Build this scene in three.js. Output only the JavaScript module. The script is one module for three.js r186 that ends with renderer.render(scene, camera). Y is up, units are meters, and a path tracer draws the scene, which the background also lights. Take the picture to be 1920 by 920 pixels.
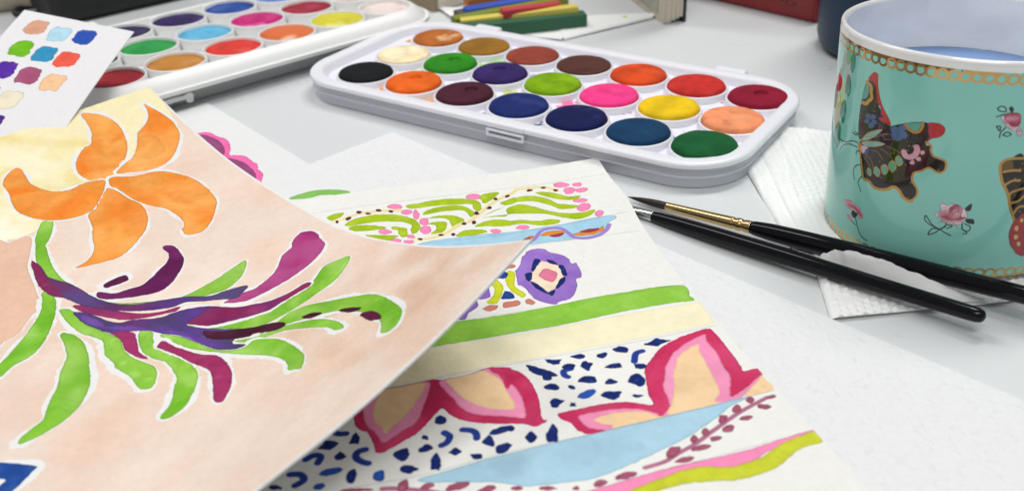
import * as THREE from 'three';
import { RectAreaLightUniformsLib } from 'three/addons/lights/RectAreaLightUniformsLib.js';
import { RoundedBoxGeometry } from 'three/addons/geometries/RoundedBoxGeometry.js';
import { mergeGeometries, toCreasedNormals } from 'three/addons/utils/BufferGeometryUtils.js';

// ---------------------------------------------------------------- camera, lamps, exposure
const MM = 0.001;
const scene = new THREE.Scene();
const camera = new THREE.PerspectiveCamera(28.06, 1920 / 920, 0.02, 12);
camera.position.set(0, 161.65 * MM, 0);
camera.rotation.order = 'YXZ';
camera.rotation.set(THREE.MathUtils.degToRad(-30.286), 0, THREE.MathUtils.degToRad(-2.119));
camera.focus = 0.315;
camera.userData.fStop = 15;
const renderer = new THREE.WebGLRenderer({ antialias: true });
renderer.toneMapping = THREE.LinearToneMapping;
renderer.toneMappingExposure = 1.0;
renderer.shadowMap.enabled = true;
scene.background = new THREE.Color().setRGB(0.21, 0.213, 0.22);
RectAreaLightUniformsLib.init();
// three ceiling panels of the room, far outside the frame: their shadows and streaks show on brushes, mug and water
const PANELS = [
  { at: [0.52, 1.65, -0.90], size: [0.9, 0.25], turn: 0.45, power: 20.5, label: 'lit white ceiling panel above the right back of the table' },
  { at: [-0.95, 1.60, -0.95], size: [1.2, 0.3], turn: -0.5, power: 6.6, label: 'lit white ceiling panel above the left back of the table' },
 { at: [-0.25, 1.7, 0.75], size: [1.2, 0.3], turn: 0.15, power: 13, label: 'lit white ceiling panel above the near side of the table' },
];

// ---------------------------------------------------------------- helpers
let seed = 7;
const rnd = () => { seed = (seed + 0x6d2b79f5) | 0; let t = Math.imul(seed ^ (seed >>> 15), 1 | seed); t = (t + Math.imul(t ^ (t >>> 7), 61 | t)) ^ t; return ((t ^ (t >>> 14)) >>> 0) / 4294967296; };
const hash = (x, y) => { let h = Math.imul(x, 374761393) + Math.imul(y, 668265263) | 0; h = Math.imul(h ^ (h >>> 13), 1274126177); return ((h ^ (h >>> 16)) >>> 0) / 4294967296; };
function noise(x, y) {
  const xi = Math.floor(x), yi = Math.floor(y), fx = x - xi, fy = y - yi, u = fx * fx * (3 - 2 * fx), v = fy * fy * (3 - 2 * fy);
  const a = hash(xi, yi), b = hash(xi + 1, yi), c = hash(xi, yi + 1), d = hash(xi + 1, yi + 1);
  return (a + (b - a) * u) * (1 - v) + (c + (d - c) * u) * v;
}
const fbm = (x, y, n = 4) => { let s = 0, a = 0.5; for (let i = 0; i < n; i++) { s += a * noise(x, y); x = x * 2.03 + 17; y = y * 2.03 + 5; a *= 0.5; } return s; };
const clamp = (x, a = 0, b = 1) => Math.min(b, Math.max(a, x));
const smooth = (a, b, x) => { const t = clamp((x - a) / (b - a)); return t * t * (3 - 2 * t); };
const names = new Map();
function numbered(n) { const k = names.get(n) ?? 0; names.set(n, k + 1); return k ? `${n}_${String(k).padStart(3, '0')}` : n; }
function shadows(m) { m.castShadow = true; m.receiveShadow = true; return m; }
function thing(name, label, category, at = [0, 0, 0], turn = 0, group) {
  const o = new THREE.Group(); o.name = numbered(name); o.position.set(at[0] * MM, at[1] * MM, at[2] * MM); o.rotation.y = turn;
  o.userData = { label, category }; if (group) o.userData.group = group;
  scene.add(o); return o;
}
// geometry is given in millimetres
function part(name, geometry, material, parent) {
  if (!geometry.userData.metric) { geometry.scale(MM, MM, MM); geometry.userData.metric = true; }
  const m = shadows(new THREE.Mesh(geometry, material)); m.name = name; (parent ?? scene).add(m); return m;
}
function pmove(m, x, y, z) { m.position.set(x * MM, y * MM, z * MM); return m; }
const std = (o) => new THREE.MeshPhysicalMaterial(o);
function canvas(w, h) { const c = document.createElement('canvas'); c.width = w; c.height = h; return c; }
function tex(c, srgb = true) { const t = new THREE.CanvasTexture(c); if (srgb) t.colorSpace = THREE.SRGBColorSpace; t.magFilter = THREE.LinearFilter; t.wrapS = t.wrapT = THREE.ClampToEdgeWrapping; return t; }
function dataTex(n, f, repeat = 1) {   // grey relief / roughness texture, tiling
  const d = new Uint8Array(n * n * 4);
  for (let y = 0; y < n; y++) for (let x = 0; x < n; x++) { const v = clamp(f(x / n, y / n)) * 255; const i = (y * n + x) * 4; d[i] = d[i + 1] = d[i + 2] = v; d[i + 3] = 255; }
  const t = new THREE.DataTexture(d, n, n); t.wrapS = t.wrapT = THREE.RepeatWrapping; t.magFilter = THREE.LinearFilter; t.repeat.set(repeat, repeat); t.needsUpdate = true; return t;
}
function tileNoise(u, v, k, oct = 3) { let s = 0, a = 0.55; for (let o = 0; o < oct; o++) { const n = k << o, x = u * n, y = v * n, xi = Math.floor(x), yi = Math.floor(y), fx = x - xi, fy = y - yi, p = fx * fx * (3 - 2 * fx), q = fy * fy * (3 - 2 * fy); const H = (i, j) => hash(((i % n) + n) % n + o * 991, ((j % n) + n) % n + o * 577); s += a * ((H(xi, yi) * (1 - p) + H(xi + 1, yi) * p) * (1 - q) + (H(xi, yi + 1) * (1 - p) + H(xi + 1, yi + 1) * p) * q); a *= 0.5; } return s; }
function curve(p, closed) {   // Catmull-Rom through [x, y] points
  const out = [], n = p.length, at = (i) => closed ? p[((i % n) + n) % n] : p[clamp(i, 0, n - 1)];
  for (let i = 0; i < (closed ? n : n - 1); i++) {
    const [a, b, c, d] = [at(i - 1), at(i), at(i + 1), at(i + 2)];
    for (let k = 0; k < 8; k++) { const t = k / 8, t2 = t * t, t3 = t2 * t; out.push([0, 1].map((j) => 0.5 * (2 * b[j] + (c[j] - a[j]) * t + (2 * a[j] - 5 * b[j] + 4 * c[j] - d[j]) * t2 + (3 * b[j] - a[j] - 3 * c[j] + d[j]) * t3))); }
  }
  if (!closed) out.push(p[n - 1]);
  return out;
}
const pairs = (s) => { const v = s.split(' ').map(Number), o = []; for (let i = 0; i < v.length; i += 2) o.push([v[i], v[i + 1]]); return o; };
function shade(hex, k, a = 1) { const c = new THREE.Color(hex); const g = [c.r, c.g, c.b].map((x) => { const s = x <= 0.0031308 ? x * 12.92 : 1.055 * Math.pow(x, 1 / 2.4) - 0.055; return Math.round(255 * clamp(k > 1 ? s + (1 - s) * (k - 1) : s * k)); }); return `rgba(${g[0]},${g[1]},${g[2]},${a})`; }

// ---------------------------------------------------------------- painted outlines
// orange lily: outlines in millimetres on the sheet (x from its far corner along the right edge, y along the short edge)
const LILY = [
 ['yellow', 0, '-0.1 -0.1 9.5 0.0 21.5 1.6 24.2 3.9 18.2 4.7 12.0 6.6 9.8 7.5 15.6 8.8 19.3 10.8 25.4 18.1 30.6 21.0 36.7 25.3 39.1 29.5 31.3 25.2 23.8 22.7 12.4 21.7 5.9 24.9 2.4 29.7 8.5 30.5 15.2 31.6 22.6 35.5 25.3 40.4 31.2 44.9 38.6 47.2 44.1 46.0 45.3 49.3 45.4 57.9 41.5 60.9 35.9 62.9 24.6 62.1 23.2 63.4 30.4 70.6 37.2 71.1 43.7 72.6 52.9 72.6 60.9 68.7 65.0 72.0 66.1 76.8 65.6 82.5 66.9 89.6 -1.6 66.6'],
 ['peachdark', 1, '64.9 87.2 67.1 82.2 66.1 76.8 69.4 75.8 77.4 79.4 84.3 82.8 94.0 84.9 108.0 87.7 110.5 90.9 113.1 93.7 116.6 97.2 117.8 101.3 114.6 104.6'],
 ['stem', 1, '61.3 69.3 63.0 66.4 71.4 70.5 75.8 73.9 77.6 74.2 83.4 75.8 91.1 77.2 97.7 77.4 105.4 76.5 114.1 74.4 120.8 71.2 126.5 65.1 131.3 57.3 132.5 54.1 131.4 44.2 129.6 37.7 128.1 31.2 133.1 34.4 136.7 39.0 138.3 44.4 137.1 49.0 133.9 58.6 127.5 68.1 118.4 74.6 105.1 78.8 94.4 80.6 84.0 79.8 73.9 76.3 69.2 74.5'],
 ['#f59a3d', 1, '2.4 29.7 5.9 24.9 11.3 22.2 17.4 21.6 23.8 22.7 30.3 24.9 35.8 28.0 40.9 32.0 44.7 35.4 46.3 38.8 46.1 43.0 44.2 45.8 40.5 46.9 36.3 46.8 31.2 44.9 26.1 41.2 23.4 38.1 22.6 35.5 18.7 33.3 14.8 31.6 8.5 30.5'],
 ['#f59a3d', 1, '9.5 7.3 11.7 6.5 17.4 4.8 24.7 3.8 28.7 4.1 34.6 5.6 41.4 10.2 47.1 15.9 49.8 21.5 49.4 26.5 47.1 32.5 45.0 36.2 41.0 31.2 39.1 27.6 35.9 24.5 30.6 21.0 25.4 18.1 22.8 14.4 19.3 10.8 15.0 8.5'],
 ['#f59a3d', 1, '46.7 38.9 50.5 32.1 51.7 25.2 54.5 21.4 60.7 17.7 67.6 16.1 76.3 16.2 84.4 17.8 89.6 20.7 97.1 26.3 101.6 32.0 100.9 36.1 99.1 37.1 95.8 36.4 92.2 33.9 85.5 33.1 78.6 33.6 72.5 36.8 65.3 39.2 56.9 40.1 51.5 41.5'],
 ['#f59a3d', 1, '52.6 43.0 56.1 41.3 63.6 40.3 69.4 38.8 77.0 40.0 82.9 42.6 88.2 46.2 93.9 52.6 97.0 57.5 97.4 60.9 96.3 66.8 94.5 72.0 93.1 68.0 88.7 63.5 79.5 60.1 74.0 57.7 66.6 56.0 63.9 53.7 63.3 51.6 58.5 49.1 54.0 44.2'],
 ['#f59a3d', 1, '47.1 41.5 51.5 43.5 57.3 47.6 62.8 52.3 64.5 55.8 64.8 59.6 63.5 64.1 60.4 68.2 56.0 71.2 50.4 73.1 43.7 72.6 37.2 71.1 30.4 70.6 25.3 67.0 23.2 63.4 24.6 62.1 29.8 62.5 35.9 62.9 41.5 60.9 45.4 57.9 46.6 53.7 45.3 49.3 45.3 45.5'],
 ['#8cc63f', 1, '142.0 63.5 149.8 58.3 153.8 52.1 158.2 44.9 158.4 40.5 158.2 33.6 157.2 24.8 153.1 18.0 153.9 13.8 156.6 10.1 161.0 14.4 164.3 20.5 164.7 26.6 165.0 33.0 164.6 39.6 163.1 47.7 156.7 53.6 150.7 58.9'],
 ['#8cc63f', 1, '167.3 50.0 166.5 43.0 165.3 37.8 167.8 32.3 174.9 27.1 181.7 23.5 189.2 21.4 198.1 22.1 205.7 23.5 211.7 25.6 215.6 29.6 215.6 32.4 212.4 33.4 208.7 31.0 204.7 29.5 196.9 28.6 186.0 29.0 179.2 31.6 174.3 36.1 170.4 40.8 169.7 44.9'],
 ['#8cc63f', 1, '164.0 55.0 167.3 50.0 168.4 46.3 170.4 41.7 177.0 35.8 183.4 34.0 188.4 33.8 193.2 34.9 191.0 36.6 186.2 36.6 179.4 39.1 172.9 43.1 170.4 47.4 168.3 52.3'],
 ['#8cc63f', 1, '168.5 50.7 174.5 46.7 180.7 46.1 187.0 46.6 191.6 47.3 196.6 51.0 194.9 52.0 192.9 53.2 189.7 51.8 184.5 51.3 178.7 52.8 175.5 54.5 169.2 58.3 162.7 62.6 156.5 65.9 150.4 67.7 146.6 68.7 145.9 67.6 152.5 63.9 162.7 61.0 167.6 57.5 169.2 54.1'],
 ['#8cc63f', 1, '139.9 71.9 140.8 70.3 143.3 69.5 146.9 71.2 151.8 71.5 157.2 70.2 163.4 68.6 166.6 68.8 168.8 68.9 171.9 70.1 175.9 73.2 180.2 77.5 181.7 80.9 181.9 83.5 180.1 84.8 178.3 82.6 176.1 79.8 170.7 76.5 167.5 74.2 162.5 73.3 158.5 73.2 154.1 75.0 149.4 75.6 144.0 74.1'],
 ['#8cc63f', 1, '113.6 84.4 114.6 82.6 118.0 81.7 124.2 81.9 129.9 80.4 136.5 78.3 139.1 77.4 144.6 78.8 150.4 78.7 157.7 76.4 161.3 77.0 164.8 79.0 166.4 81.2 165.3 83.2 163.0 83.3 158.7 82.9 154.9 83.4 151.4 84.1 148.3 83.5 143.8 83.7 140.0 82.4 135.6 81.7 128.7 84.5 121.8 85.2 116.6 85.0'],
 ['#8cc63f', 1, '125.7 89.1 125.8 87.6 129.4 86.0 134.4 85.8 140.0 86.9 146.0 89.2 150.8 90.8 155.8 93.6 160.1 97.4 162.9 102.0 164.1 106.5 164.6 111.0 164.1 114.2 162.3 113.3 160.5 110.1 158.8 106.2 154.2 103.4 148.3 98.7 143.1 96.0 140.9 94.4 136.3 91.4 129.4 89.8'],
 ['#8cc63f', 1, '101.9 85.2 101.6 83.5 106.8 83.1 113.6 85.6 120.4 89.6 126.3 94.2 129.8 99.1 130.7 103.8 133.1 108.1 132.9 111.5 127.7 109.8 127.0 106.0 124.9 103.1 120.3 97.6 115.6 92.8 111.1 89.1 106.2 86.6'],
 ['#ad3a7c', 1, '129.4 14.4 127.1 9.9 129.1 7.0 132.8 6.9 135.4 8.0 140.1 9.0 142.2 10.8 144.5 13.8 147.0 19.4 148.1 25.0 148.6 28.8 148.8 34.0 148.7 39.4 148.2 42.8 144.6 47.5 143.8 45.6 143.6 42.0 144.5 37.1 143.7 34.4 141.8 29.5 139.1 25.9 134.7 21.6 132.7 17.1'],
 ['#8a1f50', 1, '138.4 59.7 142.4 51.9 148.7 46.6 152.0 41.4 154.1 38.0 155.5 32.0 155.5 26.3 157.3 25.1 158.3 26.5 158.1 31.2 158.2 35.9 158.4 40.5 157.0 44.2 154.3 50.6 151.8 56.1 148.4 59.0 141.5 63.7'],
 ['#6b1a57', 1, '113.2 73.2 112.4 72.0 116.3 68.8 117.0 64.5 117.8 61.0 115.9 56.7 113.8 53.5 111.2 49.5 107.1 46.8 102.7 46.7 101.4 45.1 104.2 43.3 110.0 43.9 115.0 45.6 119.6 49.7 123.4 54.2 124.9 58.9 123.0 63.9 120.1 68.8 117.4 72.2 114.8 73.5'],
 ['#571640', 1, '109.7 69.6 108.7 67.1 108.4 63.5 109.4 61.9 112.1 62.9 112.2 66.5 111.5 69.6'],
 ['#9b2a5e', 0, '114.2 80.7 116.5 77.9 122.7 74.1 131.3 68.2 134.9 63.3 136.7 58.0 138.0 59.8 137.0 62.3 134.9 67.5 131.8 72.2 128.6 74.7 122.8 78.1 118.3 80.2'],
 ['#56407e', 0, '117.6 82.1 120.4 79.2 123.1 78.2 130.9 75.0 133.2 70.7 137.6 64.7 138.4 59.7 142.6 51.7 144.5 54.7 146.5 60.8 153.8 56.3 159.8 51.0 162.1 48.5 164.4 48.4 164.8 51.2 163.2 53.7 164.8 56.0 168.2 53.6 168.1 56.4 164.1 60.1 157.6 62.4 151.8 63.5 145.5 67.7 140.8 70.3 138.1 73.8 134.8 78.3 128.9 80.7 124.2 81.9'],
 ['#a23468', 0, '134.8 78.3 138.6 73.7 143.7 74.5 148.8 76.2 153.7 76.0 150.5 77.9 145.4 78.7 140.5 77.7 137.5 77.9'],
 ['#6a3fa6', 0, '120.4 81.1 124.3 78.8 130.8 77.6 135.1 73.2 143.0 67.3 150.3 62.8 158.1 60.2 164.0 57.6 162.0 60.6 152.5 63.9 144.0 67.7 137.1 74.1 130.7 79.2 124.8 81.3', 1],
 ['#a02c60', 1, '150.1 71.5 149.0 69.1 154.5 67.8 162.2 64.8 166.1 61.9 170.4 61.4 174.6 62.0 177.4 62.8 181.9 65.2 185.4 68.2 187.3 70.8 184.5 71.7 178.9 69.3 173.0 66.8 169.6 66.6 164.6 68.1 157.9 69.5 151.8 71.5'],
 ['#4a3a63', 0, '82.1 80.8 86.9 79.7 92.4 80.2 95.7 79.6 101.0 77.1 107.0 75.5 113.8 74.3 121.1 71.4 125.8 67.3 129.5 60.7 133.3 54.1 138.0 48.6 138.9 43.8 141.3 38.0 144.4 42.4 144.5 44.2 142.6 46.8 139.6 50.9 135.9 55.4 135.4 59.4 132.7 64.4 129.2 68.8 124.5 72.9 119.2 76.6 115.1 78.9 108.7 81.0 104.7 83.4 98.4 84.2 91.7 83.2'],
 ['#8e2450', 0, '82.1 80.8 86.0 79.9 91.8 80.5 97.4 81.1 103.5 80.6 107.9 81.1 104.4 83.3 98.8 84.2 91.7 83.2', 1],
 ['#431229', 0, '153.0 58.8 157.3 54.8 159.8 51.0 162.1 48.5 164.7 44.1 167.7 41.4 170.1 41.9 169.7 44.9 165.6 49.1 165.3 51.5 161.5 56.2 156.9 59.6'],
 ['#431229', 0, '171.5 37.0 172.8 34.3 176.3 32.8 176.5 34.2 174.6 36.3'],
 ['#431229', 0, '182.0 30.0 184.6 28.2 190.1 26.9 190.0 28.6 186.0 30.0'],
 ['#5a1638', 0, '193.6 29.4 196.0 27.4 200.5 27.4 205.1 28.8 203.2 29.9 200.0 30.5'],
 ['#1f4a99', 1, '165.1 121.4 167.5 119.8 174.6 114.2 176.2 115.1 179.6 120.8 182.3 127.0'],
 ['white', 0, '172.8 122.8 174.6 121.0 175.6 122.5 177.5 124.9'],
];
// striped sampler: x from its near right end along the right edge, y to the left
const STRIPES = [
 ['line', '', '175.9 110.7 175.5 104.9 175.0 35.7 174.3 1.8'],
 ['line', '', '146.4 74.9 146.0 8.1 146.0 2.7'],
 ['line', '', '133.9 63.2 136.8 35.3 134.9 2.2'],
 ['line', '', '100.3 74.5 100.9 53.9 100.8 0.1'],
 ['line', '', '75.7 98.7 75.8 60.0 76.7 0.6'],
 ['line', '', '41.8 108.6 41.3 89.8 41.1 68.4 41.2 43.7 42.5 0.4'],
 ['line', '', '23.0 38.2 23.5 29.1 24.2 11.8 24.7 0.2'],
 ['w', '#a9c41c', '170.8 101.6 172.5 99.6 172.8 96.0 170.7 96.6 168.4 100.0'],
 ['w', '#a9c41c', '164.2 96.3 167.0 93.4 168.5 87.3 167.4 80.6 164.7 75.6 161.3 72.5 157.2 71.8 154.1 73.2 153.2 75.1 156.2 75.1 158.7 74.5 161.4 77.0 163.3 83.5 163.6 89.3 163.3 94.7'],
 ['w', '#a9c41c', '162.1 95.2 163.0 92.0 161.7 86.8 159.4 83.1 158.4 84.1 158.6 88.5 159.4 93.3'],
 ['w', '#a9c41c', '156.0 90.2 154.7 85.0 153.1 80.0 151.7 81.1 150.6 83.8 152.7 87.1'],
 ['w', '#a9c41c', '159.3 80.9 158.3 78.3 156.5 76.4 152.4 77.0 151.7 78.4 153.8 79.4 156.4 79.5 157.6 81.1'],
 ['w', '#a9c41c', '172.0 74.0 172.3 69.7 173.1 63.5 172.4 56.5 170.7 51.2 167.9 48.9 163.6 49.4 162.6 51.0 165.0 51.9 167.8 52.3 168.7 58.2 169.4 65.1 169.4 73.0'],
 ['w', '#a9c41c', '164.6 69.6 166.9 67.9 168.4 62.9 167.9 56.5 164.9 53.3 161.5 52.2 159.7 54.0 163.0 54.7 164.7 56.6 165.2 62.6 164.3 68.3'],
 ['w', '#a9c41c', '161.6 68.3 162.7 65.4 161.9 60.0 159.0 56.9 155.7 57.3 153.0 60.8 155.7 61.4 159.7 61.8 161.3 65.1'],
 ['w', '#a9c41c', '158.3 68.9 159.0 66.5 158.2 63.0 155.2 63.1 152.2 65.0 151.9 69.1 154.3 66.9 156.9 66.6'],
 ['w', '#a9c41c', '172.3 48.0 173.4 44.8 173.2 41.0 171.0 42.5 167.1 47.2 169.5 48.1'],
 ['w', '#a9c41c', '169.7 28.5 169.0 24.5 166.6 21.3 163.4 18.3 161.8 14.4 160.1 16.4 161.9 20.7 165.3 24.6'],
 ['w', '#a9c41c', '159.9 48.8 162.1 45.0 163.9 40.3 167.0 37.7 168.5 34.4 167.9 29.7 164.7 25.7 160.3 23.1 158.0 19.9 155.8 17.0 154.9 18.5 156.2 22.9 160.2 26.0 164.0 29.8 165.3 34.3 164.9 38.2 162.8 42.5'],
 ['w', '#a9c41c', '158.3 50.5 158.0 46.4 157.4 41.9 161.5 40.9 163.2 38.6 163.6 35.6 161.4 31.9 157.7 28.2 154.5 24.8 152.4 20.6 151.2 16.3 150.9 12.5 148.5 14.7 148.0 19.1 151.1 23.9 155.2 28.9 157.4 35.3 158.4 39.8'],
 ['w', '#a9c41c', '153.2 54.0 155.7 49.7 155.8 44.6 154.0 40.9 153.9 38.1 151.6 32.2 151.3 27.6 149.3 25.1 147.8 27.6 148.8 32.9 151.4 37.8 151.3 44.3 152.6 49.5'],
 ['w', '#a9c41c', '166.3 42.1 167.5 39.5 168.5 36.3 165.1 37.2 164.4 40.7'],
 ['w', '#a9c41c', '148.8 61.2 151.5 57.9 151.1 52.6 149.4 50.5 148.3 53.2 148.2 58.6'],
 ['st', '#f4e6b4', '167.3 99.2 168.8 95.0 170.7 90.3 170.6 84.8 169.9 80.3 168.9 76.3', 1.96],
 ['st', '#f4e6b4', '149.5 75.2 149.1 70.0 151.2 64.3 155.2 59.0 156.9 55.0 161.1 50.4 166.2 45.5 169.6 40.4 171.4 36.6 173.5 34.1 173.3 29.8 172.4 24.6 168.7 20.7', 2.07],
 ['w', '#5c1c33', '166.9 97.9 166.2 98.2 166.2 98.8 166.9 99.0 167.6 99.0 168.0 98.6 167.7 98.1'],
 ['w', '#5c1c33', '168.5 93.5 167.7 94.0 167.2 94.8 167.5 95.6 168.5 95.4 169.1 94.8 169.3 93.9'],
 ['w', '#5c1c33', '171.3 89.7 170.5 90.2 170.7 90.9 171.3 91.4 172.3 91.3 172.5 90.7 172.2 90.0'],
 ['w', '#5c1c33', '169.5 86.6 169.1 87.1 169.2 87.9 169.7 88.5 170.4 88.4 170.6 87.7 170.2 87.1'],
 ['w', '#5c1c33', '170.9 83.0 170.2 83.3 170.3 84.1 170.9 84.8 171.7 84.6 171.8 83.9 171.5 83.3'],
 ['w', '#5c1c33', '169.0 79.1 168.5 79.5 168.5 80.2 169.0 80.7 169.8 80.8 170.0 80.0 169.6 79.4'],
 ['w', '#5c1c33', '161.3 50.6 160.6 51.1 160.6 51.9 161.2 52.4 162.2 52.1 162.7 51.4 162.1 50.9'],
 ['w', '#5c1c33', '163.8 45.7 163.2 46.2 163.0 46.9 163.7 47.4 164.6 47.0 165.0 46.4 164.7 45.8'],
 ['w', '#5c1c33', '168.9 42.5 168.2 42.9 168.3 43.5 168.8 43.8 169.6 43.8 170.0 43.1 169.6 42.6'],
 ['w', '#5c1c33', '170.4 37.7 169.6 38.1 169.2 38.9 169.4 39.5 170.0 39.4 170.6 38.8 170.9 38.0'],
 ['w', '#5c1c33', '155.6 56.3 155.1 56.8 155.0 57.4 155.6 58.0 156.3 57.7 156.7 57.1 156.2 56.5'],
 ['w', '#5c1c33', '155.7 52.9 154.9 53.3 154.8 54.1 155.6 54.5 156.5 54.2 156.9 53.6 156.6 52.9'],
 ['w', '#5c1c33', '150.4 65.1 150.0 65.6 150.0 66.3 150.5 66.8 151.0 66.6 151.2 66.0 150.9 65.4'],
 ['w', '#5c1c33', '149.8 61.0 149.3 61.6 149.1 62.2 149.8 62.5 150.5 62.5 150.9 61.8 150.5 61.3'],
 ['w', '#5c1c33', '149.2 72.2 148.8 72.6 148.9 73.3 149.3 73.7 149.8 73.8 150.1 73.1 149.7 72.5'],
 ['w', '#5c1c33', '146.8 68.5 146.5 68.9 146.6 69.5 146.9 70.0 147.4 70.0 147.6 69.3 147.4 68.7'],
 ['w', '#5c1c33', '171.8 28.9 171.2 29.6 170.9 30.6 171.5 31.2 172.1 31.0 172.6 30.2 172.4 29.4'],
 ['w', '#5c1c33', '171.9 23.9 171.5 24.5 171.6 25.2 172.1 25.7 172.6 25.5 172.9 24.9 172.5 24.2'],
 ['w', '#5c1c33', '168.8 20.4 168.3 20.9 168.3 21.6 169.0 22.0 169.7 21.9 169.9 21.2 169.5 20.6'],
 ['w', '#fb8ab8', '171.3 75.7 170.2 76.7 170.6 78.9 171.8 80.5 173.3 80.5 173.9 78.6 172.8 76.3'],
 ['w', '#fb8ab8', '167.0 72.8 165.9 73.7 165.9 75.4 167.1 76.6 168.5 76.2 169.1 74.9 168.4 73.2'],
 ['w', '#fb8ab8', '164.8 70.6 162.4 71.5 162.0 72.6 164.1 73.0 166.6 72.6 168.6 71.6 167.0 70.9'],
 ['w', '#fb8ab8', '159.8 68.6 157.8 69.2 157.8 70.7 159.3 71.5 161.4 71.2 162.3 69.9 161.9 68.5'],
 ['w', '#fb8ab8', '154.0 68.6 152.4 69.7 152.2 71.2 153.8 72.1 156.1 72.0 157.4 70.4 156.5 68.7'],
 ['w', '#fb8ab8', '156.2 81.4 155.0 82.6 155.1 84.5 156.5 85.7 157.9 85.5 158.7 84.1 157.6 82.5'],
 ['w', '#fb8ab8', '151.4 74.5 150.5 74.9 150.7 76.3 151.5 77.0 152.5 77.0 152.9 75.9 152.3 74.8'],
 ['w', '#fb8ab8', '150.0 79.2 149.0 79.8 149.1 81.4 150.2 82.6 151.2 82.2 151.6 81.0 151.0 79.7'],
 ['w', '#fb8ab8', '148.2 75.4 147.4 76.0 147.4 77.5 148.4 78.5 149.6 78.5 149.8 77.1 149.3 75.8'],
 ['w', '#fb8ab8', '171.8 47.8 170.3 49.0 170.9 51.1 172.0 52.9 173.7 52.4 174.2 50.5 173.6 48.3'],
 ['w', '#fb8ab8', '148.5 45.9 147.5 47.0 147.6 48.6 148.8 49.3 150.1 49.4 150.3 47.9 149.8 46.6'],
 ['w', '#fb8ab8', '171.2 15.5 170.1 16.7 170.2 19.3 171.9 21.0 173.6 20.5 173.9 18.1 172.6 16.2'],
 ['w', '#fb8ab8', '169.6 11.3 168.5 12.1 168.9 13.4 169.8 14.6 171.3 14.2 171.7 12.7 171.0 11.3'],
 ['w', '#fb8ab8', '166.5 14.8 165.0 15.8 164.9 18.0 166.8 18.7 168.5 18.4 169.4 16.6 168.4 14.6'],
 ['w', '#fb8ab8', '165.0 10.4 164.1 11.7 164.2 13.4 165.4 14.7 167.1 14.3 167.3 12.4 166.8 10.5'],
 ['w', '#fb8ab8', '157.9 12.8 156.8 14.0 157.5 16.2 158.6 17.4 160.0 17.4 160.2 15.4 159.3 13.5'],
 ['w', '#fb8ab8', '153.3 13.1 151.8 14.4 151.7 16.6 153.5 18.0 155.5 17.0 156.4 15.1 155.3 13.3'],
 ['w', '#fb8ab8', '147.8 10.3 146.8 11.3 146.6 12.5 147.8 13.3 149.3 12.6 150.0 11.4 149.4 10.1'],
 ['w', '#fb8ab8', '148.3 36.2 147.5 37.7 147.9 39.4 148.9 40.7 150.0 40.2 150.7 38.8 149.9 36.9'],
 ['w', '#a5cfe6', '146.1 74.9 148.0 56.9 147.3 42.5 147.1 28.8 146.7 14.8 145.4 7.3 143.7 7.5 142.2 10.3 136.7 16.2 137.3 37.5 137.0 55.7 136.5 64.5'],
 ['w', '#e58a35', '142.1 34.1 143.9 31.1 143.4 27.5 141.4 24.9 141.6 28.9 141.2 32.3'],
 ['w', '#e58a35', '139.8 24.0 139.9 19.8 139.5 15.3 141.0 13.0 138.9 13.2 137.4 16.9 138.2 22.2'],
 ['w', '#e58a35', '139.0 41.9 141.8 39.4 142.8 36.8 141.1 36.6 138.2 38.9'],
 ['w', '#a03a4a', '141.0 31.4 141.5 28.5 141.3 26.3 139.9 27.6 139.7 29.9'],
 ['w', '#a03a4a', '140.3 21.1 140.9 17.6 140.3 14.6 139.1 15.4 139.1 19.1'],
 ['w', '#a03a4a', '140.4 40.6 141.7 39.0 141.7 37.6 140.2 38.4'],
 ['st', '#a488cf', '138.0 43.0 138.5 39.8 140.6 36.5 144.9 33.1 145.7 29.6 144.3 26.3 140.4 24.7 137.6 23.7 135.8 20.2 136.2 15.9 138.6 12.3 141.1 10.6', 1.57],
 ['w', '#9b74cb', '122.9 47.4 123.9 46.6 126.3 44.9 130.5 43.4 131.8 41.9 133.3 41.1 134.3 38.6 133.5 35.3 130.6 33.9 128.6 31.3 125.7 29.6 122.3 29.3 121.9 28.0 117.8 28.0 113.9 28.7 112.9 30.8 109.8 31.3 105.6 33.4 103.1 35.8 102.5 39.3 101.5 40.0 102.6 42.6 105.7 45.4 109.8 46.4 114.0 47.4 115.1 48.5 119.0 48.0'],
 ['w', '#f8dfc6', '126.1 39.1 125.4 36.6 122.7 33.9 117.7 33.6 114.6 34.3 110.0 38.0 109.2 39.5 108.8 41.0 112.8 42.7 116.0 44.3 120.5 42.7'],
 ['w', '#15296f', '125.4 41.2 128.3 39.6 126.6 38.1 124.2 40.0 121.1 41.9 121.7 42.6'],
 ['w', '#15296f', '126.6 36.3 125.3 34.5 122.6 33.7 124.0 35.7'],
 ['w', '#15296f', '122.2 33.8 121.9 32.4 117.7 32.3 115.5 33.0 116.5 34.0 119.7 33.7'],
 ['w', '#15296f', '120.2 44.9 120.5 42.9 116.4 44.0 116.3 45.3'],
 ['w', '#15296f', '115.7 44.4 113.6 42.8 108.9 41.2 107.7 41.3 109.6 42.7 112.4 44.0'],
 ['w', '#15296f', '108.0 40.9 109.3 38.4 106.5 39.8 106.7 40.6'],
 ['w', '#15296f', '110.7 37.8 114.8 34.9 114.8 33.6 112.3 34.8 109.8 37.4'],
 ['w', '#de7a98', '118.4 40.9 121.1 39.1 121.1 37.4 118.6 35.5 116.6 35.7 113.5 37.8 114.8 39.6 116.7 40.6'],
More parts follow.
